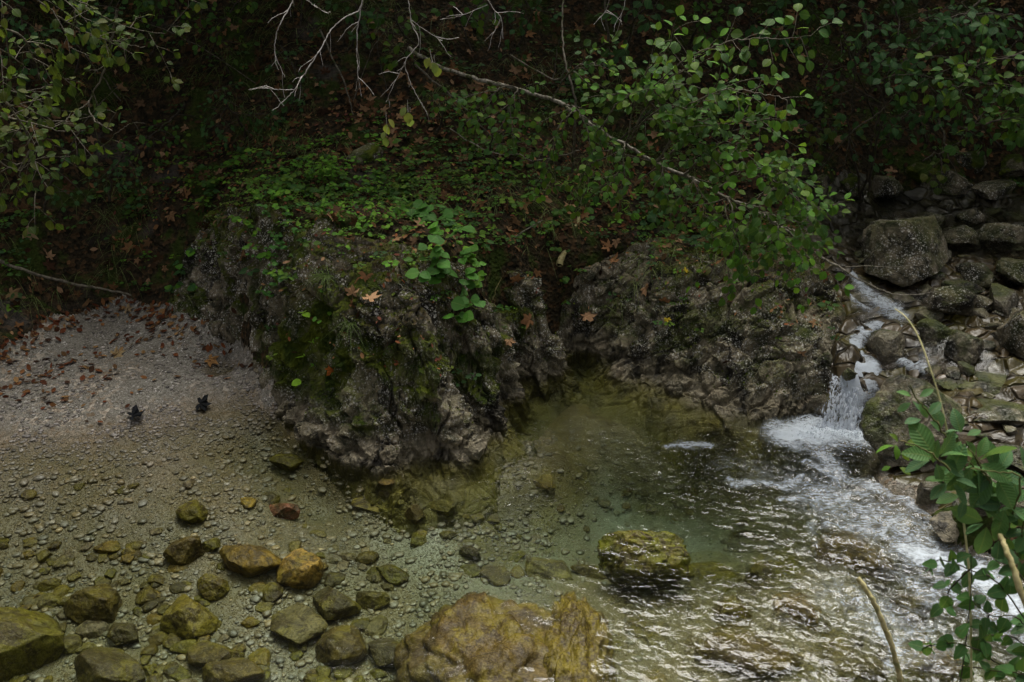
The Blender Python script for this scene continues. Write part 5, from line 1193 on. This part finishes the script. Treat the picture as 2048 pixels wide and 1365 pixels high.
herb('herb', 'moss coloured low herb on the left top edge of the left outcrop', 480, 410, 16, [(.12, .18, .02), (.09, .15, .02)], 26, .30, .026, .05, 'oval', HG, 5)
herb('herb', 'tiny yellow green sprout at the edge of the gravel and the outcrop foot', 555, 745, 17, [(.18, .28, .03)], 3, .05, .03, .04, 'oval', HG, 3)
herb('herb', 'green herb on the right outcrop beneath the hazel tips', 1440, 470, 18, GREEN + BRIGHT, 16, .34, .04, .08, 'oval', HG, 5)
herb('herb', 'herbs under the right end of the leaning trunk', 1560, 480, 19, GREEN, 14, .3, .04, .08, 'oval', HG, 5)
for i, (u, v, lab, n, sp, ls_, c_) in enumerate([
 (520, 405, 'yellowish green herb patch at the left end of the crest', 20, .26, .034, BRIGHT), (705, 385, 'leafy herb patch just right of the tallest bright clump', 22, .26, .042, GREEN + BRIGHT),
 (755, 440, 'small leaved bright herb in front of the crest clumps', 16, .24, .032, BRIGHT), (815, 395, 'mid green herb patch left of the heart shaped leaves', 20, .26, .045, GREEN),
 (670, 450, 'low bright herb between the crest and the drooping grass tuft', 14, .22, .032, BRIGHT), (940, 455, 'dark green herb right of the heart shaped leaves', 12, .22, .045, GREEN),
 (430, 350, 'dim herb patch on the slope left of the crest', 16, .3, .04, GREEN), (1010, 330, 'dim herb patch on the slope under the creeping stem', 16, .3, .045, GREEN)]):
    herb('herb', lab, u, v, 40 + i, c_, n, sp, ls_, .10, 'oval' if i % 2 else 'round', HG, 5)
def tuft(label, u, v, seed, n=70, ln=.13, cols=((.07, .13, .03), (.10, .16, .04))):
    r = np.random.default_rng(seed); g, nn = hit(u, v, LAND); L = Leaves()
    for k in range(n):
        a = r.uniform(0, 6.28); d = np.array([math.cos(a) * .6, math.sin(a) * .5 - .35, .55 + r.uniform(-.2, .3)])
        L.add(g + np.array([r.normal(0, .018), r.normal(0, .018), -.005]), d, np.array([0, 0, 1.0]) + r.normal(0, .2, 3), ln * r.uniform(.6, 1.2), pick(cols, r))
    tag(L.build('grass_tuft', 'blade', M['leaf']), label, 'grass', 'grass tufts on the rocks')
TPL['blade'] = blade(5, .035, 1.3)
tuft('drooping grass tuft on the left outcrop above the fallen maple leaves', 655, 550, 1, 90)
tuft('grass tuft hanging over the front face of the left outcrop', 705, 645, 2, 60)
tuft('drooping grass tuft under the hazel on the right outcrop', 1425, 480, 3, 90, .16)
tuft('short grass tuft left of the gully on the slope', 1090, 440, 4, 50)
gr = Leaves()
for r, p, n, o in scatter(2600, -4.4, 1.5, 6.2, 9.0, 107):
    if p[2] < .3 or (fbm(p[None] * 1.3, 2, 55)[0] < .02): continue
    for k in range(4):
        gr.add(p + r.normal(0, .015, 3), np.array([r.normal(0, .4), -.5, .5]), np.array([0, 0, 1.0]) + r.normal(0, .2, 3), r.uniform(.08, .2), pick([(.05, .07, .02), (.07, .08, .02), (.12, .10, .05)], r))
tag(gr.build('grass', 'blade', M['leaf']), kind='stuff')
# moss tufts give the moss a real pile
ms = Leaves()
for r, p, n, o in scatter(26000, -3.2, 2.6, 4.6, 7.6, 108, ROCKY):
    if p[2] < .10: continue
    q = fbm(p[None] * 3.1, 3, 57)[0] + .35 * (n[2] - .6)
    if q < .12: continue
    for k in range(2): ms.add(p + r.normal(0, .006, 3), n + r.normal(0, .6, 3), r.normal(0, 1, 3), r.uniform(.008, .018), pick([(.055, .085, .008), (.10, .13, .012), (.035, .055, .006)], r))
tag(ms.build('moss', 'small', M['dead']), kind='stuff')
# bits of needles, bark and small litter on top of the outcrops
bt = Leaves()
for r, p, n, o in scatter(5200, -3.0, 2.6, 4.9, 7.6, 109, LAND):
    if p[2] < .45 or n[2] < .55: continue
    bt.add(p + n * .006, dirn(n, r), n + r.normal(0, .3, 3), r.uniform(.015, .04), pick([(.22, .08, .035), (.28, .15, .07), (.16, .06, .04), (.12, .16, .03)], r))
tag(bt.build('small_litter', 'beech', M['dead']), kind='stuff')
# ------------------------------------------------------------------ foreground right: shrub, bramble, grass stalk, twig stub
r = np.random.default_rng(77)
BL = [(.085, .20, .075), (.075, .17, .07), (.10, .22, .075), (.09, .20, .055)]
sh = thing('broad_leaved_shrub', 'broad leaved shrub with serrated matt leaves in the right foreground', 'shrub')
W = Wood(); L = Leaves()
D0 = 2.05
def whorl(u, v, y, n, size, spin=0.0, cols=BL, dy=0.0):
    c = at_y(u, v, y)
    for k in range(n + 1):
        a = spin + k * 6.283 / (n + 1) + r.normal(0, .18); up = math.cos(a); sd_ = math.sin(a)
        d = RGT * sd_ + UPV * up * .8 + (-FWD) * r.uniform(-.1, .45)
        L.add(c + norm(d) * .012, d, -FWD * .7 + UPV * .6 + r.normal(0, .36, 3), size * .86 * r.uniform(.6, 1.15), pick(cols, r, .18))
stems = [((2110, 1330), (2048, 1200), (2000, 1070), (1960, 990), (1930, 930), (1912, 870)), ((1930, 930), (1890, 870), (1860, 830), (1832, 795), (1820, 770)), ((1985, 1040), (1960, 960), (1925, 905)),
         ((2000, 1060), (1985, 980), (1960, 930), (1935, 890)), ((2010, 1080), (2040, 960), (2000, 945), (1940, 938)), ((2030, 1130), (2060, 1010), (2100, 940)), ((1900, 940), (1850, 900), (1800, 882))]
for i, st_ in enumerate(stems):
    P = smooth([at_y(u, v, D0 - .02 * i) for u, v in st_], 7, .0015, i); W = Wood(); W.tube(P, .0052 if i == 0 else .0026, .0016 if i else .0028, 6, .08); W.build('stem', M['greenstem'], sh)
for (u, v, y, n, s, sp) in [(1870, 918, 1.98, 6, .095, .5), (1950, 925, 2.0, 6, .09, .2), (1925, 875, 2.04, 4, .065, .0), (1990, 950, 2.0, 6, .085, .8), (1830, 800, 2.05, 3, .055, 4.0), (1850, 838, 2.05, 4, .05, 1.0), (1880, 870, 2.04, 4, .055, 2.2),
                            (1930, 990, 2.0, 5, .09, .3), (2010, 1010, 1.98, 6, .085, .1), (2050, 950, 2.02, 5, .08, .6), (1800, 892, 2.05, 3, .05, 4.4), (1975, 1045, 1.98, 5, .08, 1.1), (2060, 1060, 1.96, 6, .08, .2), (1900, 960, 1.97, 4, .085, 2.7), (2035, 1110, 1.96, 4, .07, 2.0), (1790, 930, 2.05, 2, .045, 4.2)]:
    whorl(u, v, y, n, s, sp, BL if u > 1815 else [(.10, .24, .02), (.12, .2, .02)])
L.build('foliage', 'broad', M['leaf'], sh)
# lobed leaf shrub below it
lo = thing('small_leaved_shrub', 'shrub with small dark green pointed leaves at the bottom right corner', 'shrub')
W = Wood(); L = Leaves(); G2 = [(.05, .14, .04), (.045, .12, .04), (.06, .17, .04), (.04, .10, .035)]
for st_ in [((2100, 1420), (2000, 1330), (1930, 1290), (1870, 1290), (1840, 1300)), ((2090, 1300), (2000, 1170), (1940, 1140), (1880, 1120), (1855, 1145)), ((2090, 1350), (2040, 1240), (1980, 1230), (1920, 1180)),
            ((2100, 1400), (2048, 1290), (1990, 1270), (1950, 1280)), ((2100, 1250), (2040, 1150), (1990, 1120)), ((2100, 1380), (2050, 1350), (1980, 1340), (1910, 1330)), ((2110, 1200), (2060, 1090), (2010, 1100)), ((1940, 1140), (1900, 1180), (1895, 1215)), ((1980, 1230), (1970, 1250), (1965, 1300))]:
    W = Wood(); P = smooth([at_y(u, v, 1.95 + r.uniform(-.1, .05)) for u, v in st_], 7, .001, 1); W.tube(P, .0024, .0011, 5); W.build('stem', M['darkbark'], lo)
    for i in range(6, len(P), 4):
        for s_ in (1, -1):
            d = norm(P[i] - P[i - 1]) * .6 + norm(np.cross(P[i] - P[i - 1], -FWD)) * s_ + UPV * -.15
            for q in range(1 + (i % 3 == 0)): L.add(P[i] + r.normal(0, .006, 3), d + r.normal(0, .35, 3), -FWD * .7 + UPV * .6 + r.normal(0, .32, 3), r.uniform(.030, .046), pick(G2, r, .2))
TPL['lobed'] = ovate(5, .40, .38, .18, .2, .25)
L.build('foliage', 'lobed', M['leaf'], lo)
st1 = [at_y(u, v, y) for u, v, y in ((1945, 1450, 1.9), (1943, 1365, 1.92), (1940, 1180, 1.95), (1928, 1050, 2.0), (1908, 940, 2.05), (1885, 820, 2.1), (1858, 730, 2.15), (1835, 670, 2.2), (1812, 635, 2.24), (1790, 618, 2.27))]
W = Wood(); W.tube(smooth(st1, 8), .0032, .0014, 6, .05); tag(W.build('grass_stalk', M['stalk']), 'long straw coloured grass stalk arching up through the broad leaved shrub', 'grass stalk')
W = Wood(); W.tube(smooth([at_y(u, v, y) for u, v, y in ((1915, 1400, 1.9), (1930, 1300, 1.9), (1942, 1180, 1.92), (1942, 1105, 1.93))], 6), .0016, .001, 5); tag(W.build('dark_stem', M['darkbark']), 'thin blackish upright stem beside the grass stalk at the bottom right', 'stem')
W = Wood(); W.tube(smooth([at_y(u, v, y) for u, v, y in ((1815, 1440, 2.3), (1795, 1335, 2.35), (1775, 1270, 2.38), (1745, 1200, 2.42), (1715, 1155, 2.46))], 8, .001), .0098, .0075, 8, .12)
tag(W.build('broken_twig', M['straw']), 'thick tan broken twig rising from the bottom edge in front of the rapids', 'twig')
W = Wood(); P = smooth([at_y(u, v, y) for u, v, y in ((2100, 1330, 1.75), (2048, 1200, 1.8), (2020, 1120, 1.85), (2000, 1070, 1.9))], 8, .001); W.tube(P, .0085, .006, 8, .12)
tag(W.build('woody_stem', M['straw']), 'thick tan woody stem leaning in from the right edge below the broad leaved shrub', 'stem')
# ------------------------------------------------------------------ trees above the frame: they shade the slope
def canopy_tree(label, x, y, h, R, seed, n=900, ls=.30, group='trees on the slope above the stream'):
    r = np.random.default_rng(seed); z0 = float(T0([x], [y])[0]); t = thing('tree', label, 'tree', (0, 0, 0), group)
    W = Wood(); base = np.array([x, y, z0 - .1]); top = base + np.array([r.normal(0, .3), -.5, h]); W.tube(smooth([base, (base + top) / 2 + r.normal(0, .15, 3), top], 8), .16, .05, 8, .06)
    W.build('trunk', M['bark'], t); W = Wood(); L = Leaves()
    for k in range(26):
        q = base + (top - base) * r.uniform(.35, 1.0); a = r.uniform(0, 6.28); e = q + np.array([math.cos(a), math.sin(a), r.uniform(-.15, .2)]) * R * r.uniform(.6, 1.05)
        P = smooth([q, (q + e) / 2 + [0, 0, .2], e], 6); W.tube(P, .035, .008, 5)
        for m in range(n // 26):
            c = P[r.integers(4, len(P))] + r.normal(0, R * .16, 3) * [1, 1, .6]; L.add(c, r.normal(0, 1, 3), np.array([0, 0, 1]) + r.normal(0, .5, 3), ls * r.uniform(.6, 1.2), pick(GREEN, r))
    W.build('limb', M['bark'], t); L.build('crown', 'hazel', M['leaf'], t)
canopy_tree('tall leafy tree rooted on the slope behind the left bank', -4.7, 9.3, 2.4, 3.0, 1, 2300)
canopy_tree('broad leafy tree rooted on the slope behind the left outcrop', -2.0, 10.0, 2.1, 2.6, 2, 1900)
canopy_tree('leafy tree rooted on the slope behind the leaning hazel', 1.6, 10.2, 2.1, 2.4, 3, 1800)
canopy_tree('leafy tree rooted above the upper pool', 4.9, 9.9, 2.6, 2.8, 4, 1900)
canopy_tree('leafy tree on the left bank downstream', -7.6, 9.2, 3.6, 2.4, 5, 1500)
canopy_tree('leafy tree on the right bank upstream', 7.0, 7.2, 3.6, 2.5, 6, 1500)
# ------------------------------------------------------------------ light and camera
w = bpy.data.worlds.new('World'); sc.world = w; w.use_nodes = True
nt = w.node_tree; bg = nt.nodes['Background']; sky = nt.nodes.new('ShaderNodeTexSky'); sky.sky_type = 'NISHITA'; sky.sun_disc = False
SUN_EL, SUN_AZ = math.radians(63), math.radians(8)          # azimuth clockwise from +Y
sky.sun_elevation = SUN_EL; sky.sun_rotation = SUN_AZ; sky.air_density = .35; sky.dust_density = 7; sky.ozone_density = .0
hs = nt.nodes.new('ShaderNodeHueSaturation'); hs.inputs['Saturation'].default_value = .30; nt.links.new(sky.outputs[0], hs.inputs['Color']); nt.links.new(hs.outputs[0], bg.inputs[0]); bg.inputs[1].default_value = .11
sl = bpy.data.lights.new('sun', 'SUN'); sl.energy = 1.5; sl.angle = math.radians(38); sl.color = (1, .98, .87)
so = link(bpy.data.objects.new('sun', sl))
sd = Vector((math.sin(SUN_AZ) * math.cos(SUN_EL), math.cos(SUN_AZ) * math.cos(SUN_EL), math.sin(SUN_EL)))
so.rotation_euler = (-sd).to_track_quat('-Z', 'Y').to_euler(); so.location = sd * 20
cd = bpy.data.cameras.new('camera'); cam = link(bpy.data.objects.new('camera', cd))
cam.location = CAM; cam.rotation_euler = (math.radians(90) - PITCH, 0, 0)
cd.sensor_width = 36; cd.lens = 36 * FPX / 2048; cd.clip_end = 200; cd.clip_start = .05
cd.dof.use_dof = True; cd.dof.focus_distance = 5.6; cd.dof.aperture_fstop = 7.0
sc.camera = cam
sc.view_settings.view_transform = 'Standard'; sc.view_settings.look = 'None'; sc.view_settings.gamma = 1; sc.view_settings.exposure = EXPO
sc.cycles.use_denoising = True
sc.cycles.max_bounces = 10; sc.cycles.transparent_max_bounces = 12
